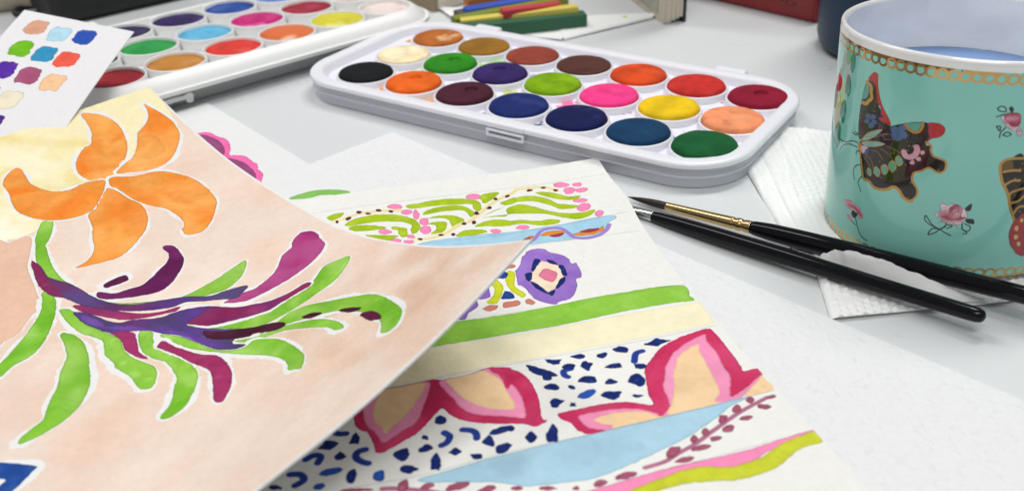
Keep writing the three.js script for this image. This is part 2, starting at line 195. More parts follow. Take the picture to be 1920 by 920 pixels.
 ['w', '#8a63bb', '118.9 57.9 112.2 57.9 110.6 58.9 110.4 61.0 111.2 62.4 107.4 62.6 105.9 63.9 105.1 64.9 104.1 66.3 101.4 67.4 101.3 69.2 102.9 70.9 103.0 74.8 113.9 72.0 119.6 64.8'],
 ['w', '#cbd22c', '119.9 57.0 121.3 55.7 119.4 54.0 115.6 53.2 111.3 54.5 107.3 56.8 107.1 58.9 108.5 59.8 110.6 57.7 114.8 55.9'],
 ['w', '#cbd22c', '119.9 51.4 123.5 49.7 122.7 48.3 121.0 47.9 117.7 49.0 114.7 49.7 112.0 48.7 109.4 47.7 107.7 48.6 109.2 49.8 111.9 51.2 115.2 51.7'],
 ['w', '#1c3f8e', '122.1 54.9 124.1 53.4 123.8 50.9 121.6 50.1 119.6 51.9 120.6 53.7'],
 ['w', '#1c3f8e', '109.1 55.2 112.8 53.1 111.0 51.4 109.2 51.1 108.2 51.7 108.5 53.7'],
 ['w', '#d07f6c', '125.5 52.4 127.0 50.5 126.9 47.5 126.0 46.7 124.9 47.2 124.9 48.9 124.2 50.8'],
 ['w', '#d07f6c', '105.3 61.7 106.5 59.4 105.8 57.1 103.8 58.0 103.6 60.4'],
 ['w', '#d07f6c', '106.4 55.2 106.9 54.1 106.8 52.4 106.8 50.8 105.4 50.0 104.2 51.1 103.8 53.2 104.2 55.5'],
 ['w', '#d07f6c', '106.1 48.5 106.6 47.2 104.3 46.0 103.3 47.3 104.3 48.6'],
 ['w', '#8cc540', '90.4 87.4 95.3 79.6 100.4 73.3 100.4 62.7 100.4 54.0 100.9 41.8 101.7 29.3 101.8 16.7 101.7 8.3 100.3 1.0 96.3 0.7 94.1 1.4 91.4 1.3 92.3 7.8 92.3 20.1 91.5 32.5 90.5 44.7 90.2 56.5 90.0 65.0 90.3 80.4'],
 ['w', '#f3ecc9', '85.8 97.5 89.6 80.6 89.2 56.7 90.6 26.9 90.2 2.0 88.7 0.2 79.5 0.6 77.8 2.5 77.6 18.4 77.2 38.7 76.3 59.9 76.3 95.5 75.9 100.0'],
 ['w', '#cf2f5f', '74.8 98.4 72.5 100.1 69.4 102.8 65.8 103.5 61.9 102.9 59.6 100.8 55.1 99.7 52.5 99.7 51.5 98.5 52.0 96.8 54.1 92.6 56.3 88.3 61.2 83.5 63.0 81.3 59.9 80.0 56.2 77.0 53.5 72.8 50.9 66.0 49.9 63.3 48.2 60.7 48.9 58.5 49.7 57.5 50.8 58.5 55.9 57.6 61.6 57.0 67.2 57.4 71.5 58.9 73.4 60.6 74.4 61.1 75.6 64.4 75.9 66.6 74.7 71.9 74.2 78.1 74.7 79.4 75.7 81.4 75.6 82.8 75.5 89.6 75.7 96.6'],
 ['w', '#f795bd', '74.3 98.5 71.4 100.2 66.6 100.9 62.2 100.5 59.0 98.9 55.1 97.6 55.7 95.7 58.1 92.0 60.1 88.4 64.8 86.0 70.4 83.7 75.0 82.9 75.3 89.6 75.5 96.6'],
 ['w', '#f3cfa2', '75.2 96.1 73.3 96.3 70.0 97.8 67.0 98.6 63.1 98.4 60.4 97.1 58.1 96.5 59.7 94.8 62.4 91.8 65.7 88.6 70.0 85.8 72.5 84.6 75.0 84.0 75.3 89.6'],
 ['w', '#f795bd', '74.5 79.6 70.9 79.7 65.5 77.9 60.3 76.2 56.9 72.8 53.6 65.4 52.3 62.3 56.0 61.5 61.1 61.1 64.9 61.6 66.9 62.2 65.6 63.9 71.3 64.3 74.4 66.2 75.6 66.8 74.6 71.9'],
 ['w', '#f3cfa2', '74.2 78.1 70.6 77.3 65.9 75.8 61.6 73.2 58.0 69.1 56.7 65.3 56.8 63.9 58.9 63.4 60.8 63.6 64.5 64.2 69.6 64.7 74.0 67.0 75.2 68.2 74.5 71.9'],
 ['w', '#cf2f5f', '63.4 26.9 66.5 24.2 71.3 19.3 74.1 13.5 75.8 6.5 75.9 3.8 74.3 2.9 68.3 2.8 61.2 3.0 55.4 3.5 53.0 3.7 52.9 0.3 50.4 0.1 44.9 8.5 43.8 11.6 41.7 14.2 41.1 30.5 41.1 43.4 41.2 45.7 41.0 48.8 43.3 51.4 46.9 52.3 48.5 53.8 51.2 54.4 51.6 50.6 51.7 45.3 51.6 40.2 50.1 35.4 47.3 30.9 51.7 30.3 58.6 28.4'],
 ['w', '#f795bd', '61.7 22.0 64.9 19.6 68.1 16.8 71.7 11.1 73.4 5.7 69.9 6.5 64.9 6.4 60.1 7.0 56.2 7.6 52.3 7.9 47.5 10.1 44.3 11.4 44.7 8.6 50.2 0.3 49.0 1.1 43.5 8.2 41.8 10.7 42.0 16.2 41.5 29.6 42.7 29.8 44.3 27.6 46.8 26.8 50.3 26.1 53.8 25.6 58.9 23.1'],
 ['w', '#f3cfa2', '60.8 19.4 64.2 17.6 67.3 14.5 69.5 9.2 66.5 10.3 62.5 10.8 57.7 11.4 52.7 12.1 46.8 13.3 44.0 15.7 42.2 15.4 42.0 22.5 41.8 27.9 43.4 28.6 46.6 26.2 52.5 23.2 59.3 20.5'],
 ['w', '#f3cfa2', '49.3 0.6 47.4 0.5 43.7 0.3 42.4 2.6 42.9 8.5 45.6 5.3'],
 ['w', '#f795bd', '48.8 49.7 49.2 45.4 48.6 39.4 47.0 34.8 44.7 32.2 42.9 30.9 42.0 34.9 40.3 43.8 41.6 45.6 43.1 48.1 45.3 49.4'],
 ['w', '#f3cfa2', '46.3 46.5 47.3 43.3 47.0 38.3 45.2 33.7 42.9 31.6 42.0 29.8 41.6 35.7 41.4 43.0 42.9 43.0 44.1 45.1'],
 ['st', '#1d3a92', '64.6 107.9 62.8 108.7 61.4 107.8 60.9 105.9', 1.83],
 ['st', '#1d3a92', '54.3 116.1 55.2 114.1 54.4 112.6 52.3 113.4', 1.83],
 ['st', '#1d3a92', '53.8 101.9 53.5 103.7 51.7 104.4 49.8 103.2 48.8 101.8', 1.83],
 ['st', '#1d3a92', '50.1 120.0 49.4 117.6 47.3 117.0 46.1 119.0', 1.83],
 ['st', '#1d3a92', '53.7 82.5 51.8 81.5 50.0 82.5 49.5 83.9', 1.83],
 ['st', '#1d3a92', '53.0 78.0 51.7 75.9 50.2 75.2 48.6 75.4', 1.83],
 ['st', '#1d3a92', '71.5 24.6 70.8 26.7 67.3 28.4', 1.83],
 ['st', '#1d3a92', '69.0 45.7 68.6 47.6 66.8 48.0 65.7 47.4', 1.83],
 ['w', '#a9cfe2', '40.3 90.8 40.6 68.6 41.4 43.7 42.6 10.3 41.5 9.4 40.2 13.5 36.2 20.2 32.2 28.7 29.3 38.1 27.3 45.3 25.9 53.6 27.2 62.6 28.5 68.4 30.1 71.1 33.5 77.2 36.6 84.4'],
 ['st', '#b36f8b', '25.5 41.1 26.0 36.1 27.6 32.2 29.5 27.2 32.4 21.9 36.0 15.1 37.9 10.8 40.4 3.6', 1.30],
 ['st', '#b36f8b', '39.5 99.6 38.7 96.4 36.3 90.5 33.7 86.4 31.7 83.7', 1.41],
 ['w', '#f78fba', '21.6 58.7 23.0 46.8 23.6 38.7 23.6 32.3 23.3 25.9 23.3 17.8 23.8 12.0 24.3 6.8 24.7 0.8 23.7 0.0 23.4 3.9 21.0 13.4 19.6 17.1 19.0 23.1 21.2 30.1 21.2 36.4 19.9 43.2 17.8 50.1'],
 ['w', '#c9cf35', '18.2 51.2 20.2 43.1 21.4 36.4 21.6 29.9 19.2 23.0 19.6 17.1 20.6 13.6 22.7 9.2 23.7 3.7 24.0 0.2 20.1 0.2 19.4 6.1 16.5 11.8 14.9 16.4 14.6 23.6 16.2 29.1 17.4 34.8 17.3 39.6 16.2 45.8'],
 ['w', '#15286c', '59.2 102.9 58.0 102.7 56.5 103.2 56.7 104.3 57.0 105.4 58.6 104.9 59.8 104.4 60.5 103.3'],
 ['w', '#15286c', '58.1 108.0 56.8 108.9 56.1 110.4 56.6 111.9 57.6 112.8 58.6 111.8 59.7 110.8 59.2 109.2'],
 ['w', '#15286c', '52.6 106.5 52.1 107.4 51.9 108.0 52.2 109.1 53.6 109.6 54.2 108.6 54.8 107.8 53.8 107.0'],
 ['w', '#15286c', '55.5 118.1 54.4 118.2 53.4 119.5 52.8 120.7 53.4 121.1 54.2 121.2 55.1 120.1 55.3 119.3'],
 ['w', '#15286c', '51.9 122.3 50.7 122.6 49.8 123.7 49.3 124.7 49.7 125.3 50.6 125.3 51.5 124.4 51.9 123.3'],
 ['w', '#15286c', '45.4 105.0 44.0 105.5 43.0 106.3 44.1 107.3 46.1 107.1 47.4 106.6 47.7 105.9 47.6 104.8'],
 ['w', '#15286c', '46.1 121.9 45.5 122.1 46.0 123.3 46.2 124.4 47.0 124.9 47.6 124.3 47.5 123.2 46.8 122.4'],
 ['w', '#15286c', '49.1 86.1 48.7 87.2 48.7 88.1 49.0 89.4 50.3 89.4 50.7 88.5 51.3 87.7 50.6 86.4'],
 ['w', '#15286c', '53.2 86.5 52.5 86.8 53.0 87.5 53.9 88.0 54.4 87.7 54.8 87.4 54.5 86.9 53.9 86.5'],
 ['w', '#15286c', '58.5 81.0 57.2 81.5 56.9 82.7 57.4 83.5 58.2 84.1 59.5 83.8 60.4 82.6 59.6 81.5'],
 ['w', '#15286c', '49.6 65.8 48.7 67.0 48.2 68.8 48.1 71.2 49.0 72.1 50.1 71.1 50.7 68.7 50.5 66.5'],
 ['w', '#15286c', '45.7 71.6 44.1 72.2 44.8 73.2 45.4 73.8 46.7 74.5 47.7 73.5 48.6 72.4 47.1 71.8'],
 ['w', '#15286c', '43.3 67.9 42.2 68.9 41.3 69.9 41.1 71.6 42.5 72.0 44.0 71.4 44.3 69.9 44.4 68.7'],
 ['w', '#15286c', '45.3 79.7 45.0 80.6 44.7 81.5 45.5 82.2 46.4 82.7 46.8 82.0 47.5 81.0 46.4 80.0'],
 ['w', '#15286c', '42.0 75.5 41.2 75.7 41.4 76.9 42.1 77.7 42.8 77.9 43.8 77.9 43.2 76.5 42.7 75.7'],
 ['w', '#15286c', '43.7 85.1 41.5 85.8 42.0 86.8 42.5 87.7 44.4 87.3 46.0 86.9 47.6 85.8 45.9 85.1'],
 ['w', '#15286c', '43.5 90.6 43.0 91.6 42.6 92.8 43.7 94.4 44.9 94.7 45.7 94.0 45.4 92.4 44.6 91.2'],
 ['w', '#15286c', '50.1 91.8 48.6 92.2 47.1 93.7 48.5 94.9 49.4 95.4 50.8 95.5 51.3 94.0 51.6 92.3'],
 ['w', '#15286c', '73.8 15.5 73.2 18.0 72.4 19.9 73.2 21.6 74.4 23.1 75.2 20.7 76.2 18.7 75.0 17.4'],
 ['w', '#15286c', '73.4 27.9 72.1 28.7 72.5 30.3 73.2 31.5 74.8 32.1 75.4 30.5 75.5 29.3 74.7 28.3'],
 ['w', '#15286c', '72.7 34.2 72.0 34.8 71.2 35.9 71.7 36.7 72.2 37.2 73.3 37.0 73.8 35.4 73.6 34.2'],
 ['w', '#15286c', '73.5 40.3 72.9 41.2 72.7 42.3 73.5 43.1 74.6 44.1 75.0 42.6 75.2 41.5 74.6 40.4'],
 ['w', '#15286c', '73.0 47.6 72.1 47.9 72.2 49.5 73.2 50.4 74.0 50.8 75.3 50.8 74.5 48.9 74.1 46.8'],
 ['w', '#15286c', '68.2 40.4 66.6 41.4 68.0 42.2 69.5 42.6 71.1 41.8 71.4 40.8 70.8 40.2 69.7 39.3'],
 ['w', '#15286c', '67.0 32.3 65.9 32.5 65.9 34.2 66.2 35.3 67.0 36.9 68.0 35.3 68.2 33.6 67.9 32.4'],
 ['w', '#15286c', '64.1 26.1 63.5 27.2 63.6 28.3 64.2 29.1 65.1 29.0 66.3 28.8 66.0 27.4 65.4 26.2'],
 ['w', '#15286c', '69.6 44.4 68.8 44.8 68.6 46.2 69.5 47.2 70.6 47.7 71.4 46.7 71.5 45.3 70.6 44.0'],
 ['w', '#15286c', '67.0 49.9 67.2 51.9 68.9 54.8 71.5 56.3 72.7 56.3 74.3 56.3 71.8 53.5 69.4 50.9'],
 ['w', '#15286c', '67.6 51.5 66.0 51.8 65.8 53.0 66.6 53.8 68.3 53.7 69.4 52.9 69.7 51.9 68.8 51.3'],
 ['w', '#15286c', '62.2 50.7 61.0 51.4 61.4 52.9 62.0 54.1 63.4 54.7 64.0 53.4 64.1 52.2 63.3 51.2'],
 ['w', '#15286c', '60.2 47.1 60.0 47.5 60.2 48.1 60.8 48.5 61.6 48.6 62.2 48.2 61.8 47.3 60.8 46.8'],
 ['w', '#15286c', '62.8 40.7 61.3 41.0 61.3 42.8 61.9 44.0 63.1 45.6 64.4 43.8 64.5 42.1 63.9 40.8'],
 ['w', '#15286c', '59.8 35.7 59.3 36.7 59.2 37.8 59.7 39.1 60.8 38.9 61.4 38.1 61.6 37.0 60.8 36.2'],
 ['w', '#15286c', '56.3 29.6 55.8 31.3 57.4 32.2 58.8 33.2 60.5 32.1 61.7 30.9 61.5 29.3 59.0 28.7'],
 ['w', '#15286c', '53.8 37.3 52.9 38.1 52.7 39.5 53.7 40.5 55.2 41.7 56.6 40.3 56.1 38.3 55.4 36.4'],
 ['w', '#15286c', '51.7 31.6 51.6 32.5 51.7 33.5 52.2 34.1 52.7 34.3 53.0 34.0 52.8 33.1 52.4 32.1'],
 ['w', '#15286c', '56.0 51.2 54.8 52.6 53.8 53.7 54.3 54.9 55.6 54.8 57.0 54.7 57.7 53.2 56.9 52.3'],
 ['w', '#15286c', '53.7 48.9 52.9 49.0 53.1 49.8 53.3 50.6 54.1 50.2 54.8 50.0 54.5 49.3 54.3 48.7'],
 ['w', '#15286c', '44.0 61.5 42.8 62.5 42.6 63.5 43.7 64.0 44.9 64.3 45.9 63.5 46.9 62.4 45.6 61.7'],
 ['w', '#15286c', '43.6 56.5 41.2 57.0 41.3 58.3 41.9 59.7 44.5 59.1 46.1 58.0 47.8 56.5 45.7 55.9'],
 ['w', '#15286c', '48.9 65.8 48.3 66.1 48.1 66.7 48.5 67.2 49.4 67.4 50.0 66.9 49.8 66.3 49.7 65.7'],
 ['w', '#2a55b4', '48.4 107.9 47.6 109.1 47.2 111.2 47.9 113.2 49.0 113.0 49.6 111.3 49.4 109.0'],
 ['w', '#2a55b4', '44.1 112.3 43.4 112.8 43.2 113.9 43.8 115.0 44.7 114.8 45.2 114.0 45.1 112.7'],
 ['w', '#2a55b4', '45.0 98.5 43.4 98.6 42.0 99.4 42.4 100.6 43.7 101.3 45.3 100.5 45.6 99.4'],
 ['w', '#2a55b4', '57.6 42.4 56.2 43.5 55.2 45.9 55.8 47.3 56.9 47.4 58.2 45.6 58.7 43.0'],
 ['w', '#a4566f', '29.6 31.0 28.2 31.6 26.8 33.1 26.6 34.7 27.4 35.3 28.8 34.5 30.2 33.2 30.1 31.9'],
 ['w', '#a4566f', '24.8 29.4 24.2 30.6 24.0 32.1 24.4 33.5 25.2 34.2 25.7 33.0 25.9 31.6 25.6 29.9'],
 ['w', '#a4566f', '27.4 24.3 26.9 25.4 26.8 26.9 27.1 28.7 28.0 29.0 28.5 27.8 28.7 26.3 28.2 24.6'],
 ['w', '#a4566f', '30.9 26.0 30.2 26.8 29.6 27.6 30.6 27.8 31.5 27.7 32.4 27.1 32.7 26.3 32.0 25.9'],
 ['w', '#a4566f', '29.6 20.4 28.9 21.2 28.8 22.4 29.1 23.4 29.8 23.4 30.6 23.0 30.6 21.8 30.3 20.8'],
 ['w', '#a4566f', '32.5 22.2 31.6 23.0 31.5 23.8 32.1 24.3 33.2 24.0 34.0 23.4 34.3 22.6 33.5 22.3'],
 ['w', '#a4566f', '32.7 16.0 31.6 16.6 30.8 18.0 31.2 18.9 31.7 19.4 32.8 19.0 33.5 17.6 33.4 16.4'],
 ['w', '#a4566f', '35.9 16.2 34.8 17.0 34.5 18.1 35.3 18.7 36.6 18.1 37.8 17.5 37.7 16.6 37.2 15.8'],
 ['w', '#a4566f', '34.5 10.3 33.9 11.2 33.7 12.4 34.1 13.2 34.8 13.7 35.3 12.8 35.5 11.7 35.2 10.7'],
 ['w', '#a4566f', '38.4 11.5 37.4 12.4 37.4 13.1 37.8 13.8 39.2 13.5 40.1 12.5 40.5 11.6 39.8 11.2'],
 ['w', '#a4566f', '40.5 6.9 39.7 7.7 39.5 8.6 40.3 9.0 41.3 8.9 42.1 8.1 42.3 7.2 41.5 6.9'],
 ['w', '#a4566f', '36.2 5.0 35.9 5.8 36.4 6.7 37.3 7.6 38.1 7.4 38.6 6.8 38.1 5.7 37.1 5.2'],
 ['w', '#a4566f', '24.5 43.3 23.7 44.4 23.2 46.2 23.5 47.7 24.2 48.7 25.2 47.9 25.6 45.8 25.2 44.1'],
 ['w', '#a4566f', '24.0 50.6 23.3 51.0 22.9 52.4 23.1 53.7 23.9 53.8 24.6 53.3 25.0 52.1 24.7 51.0'],
 ['w', '#a4566f', '23.8 57.2 23.4 57.4 23.5 58.1 23.9 58.6 24.4 58.7 24.7 58.3 24.8 57.7 24.3 57.3'],
 ['w', '#a4566f', '25.5 62.0 25.3 62.8 25.5 64.0 26.1 65.1 26.8 65.7 27.1 65.0 26.9 63.6 26.2 62.7'],
 ['w', '#a4566f', '27.9 69.0 27.7 69.6 27.7 70.5 28.2 71.2 28.9 71.7 29.3 71.2 29.1 70.1 28.6 69.2'],
 ['w', '#a4566f', '40.1 1.4 39.7 1.9 39.5 2.9 39.8 3.8 40.4 3.7 40.8 3.2 41.0 2.3 40.7 1.5'],
 ['w', '#a4566f', '36.5 4.5 36.1 5.1 35.9 5.9 36.5 6.2 37.2 6.2 37.8 5.7 37.8 4.9 37.2 4.6'],
 ['w', '#a4566f', '41.0 93.7 39.5 93.5 37.9 94.1 37.0 95.1 37.1 96.1 38.5 96.3 40.1 95.7 40.9 94.7'],
 ['w', '#a4566f', '37.4 87.8 36.7 88.2 36.4 89.4 36.7 90.5 37.2 91.2 37.9 90.6 38.3 89.5 38.1 88.2'],
 ['w', '#a4566f', '34.3 80.0 33.7 81.1 33.5 82.9 33.9 85.1 34.8 85.7 35.6 85.0 35.8 82.7 35.2 80.5'],
 ['w', '#a4566f', '31.0 74.8 30.2 74.9 29.8 76.8 30.1 78.5 30.7 79.3 31.5 78.5 31.9 76.8 31.6 75.2'],
 ['w', '#a4566f', '39.8 101.6 39.8 103.5 40.2 105.7 40.8 108.1 41.5 109.4 41.6 107.9 41.3 105.6 40.6 102.8'],
];
const SKETCH = [
 ['#f56fb0', '-132.9 -379.1 -128.4 -377.1 -124.0 -377.2 -119.7 -373.0 -114.4 -368.8 -111.2 -360.8 -110.1 -354.2 -107.6 -353.4 -104.3 -352.7 -101.3 -349.5 -98.7 -345.9 -97.1 -344.3 -95.8 -340.0 -93.1 -335.6 -92.5 -330.6 -94.2 -327.2 -115.1 -349.7'],
 ['#93487a', '-131.4 -375.7 -128.0 -375.4 -123.1 -373.3 -117.3 -367.5 -113.2 -359.4 -112.7 -354.4 -115.0 -353.6'],
 ['#93487a', '-112.5 -351.9 -111.0 -351.8 -104.3 -347.8 -98.7 -341.1 -95.2 -333.1 -96.3 -329.6 -107.1 -341.9'],
 ['#84c05a', '-79.2 -314.1 -76.0 -317.6 -69.1 -320.4 -62.2 -319.8 -57.6 -317.3 -62.7 -316.1 -68.5 -316.1 -72.9 -314.0'],
];
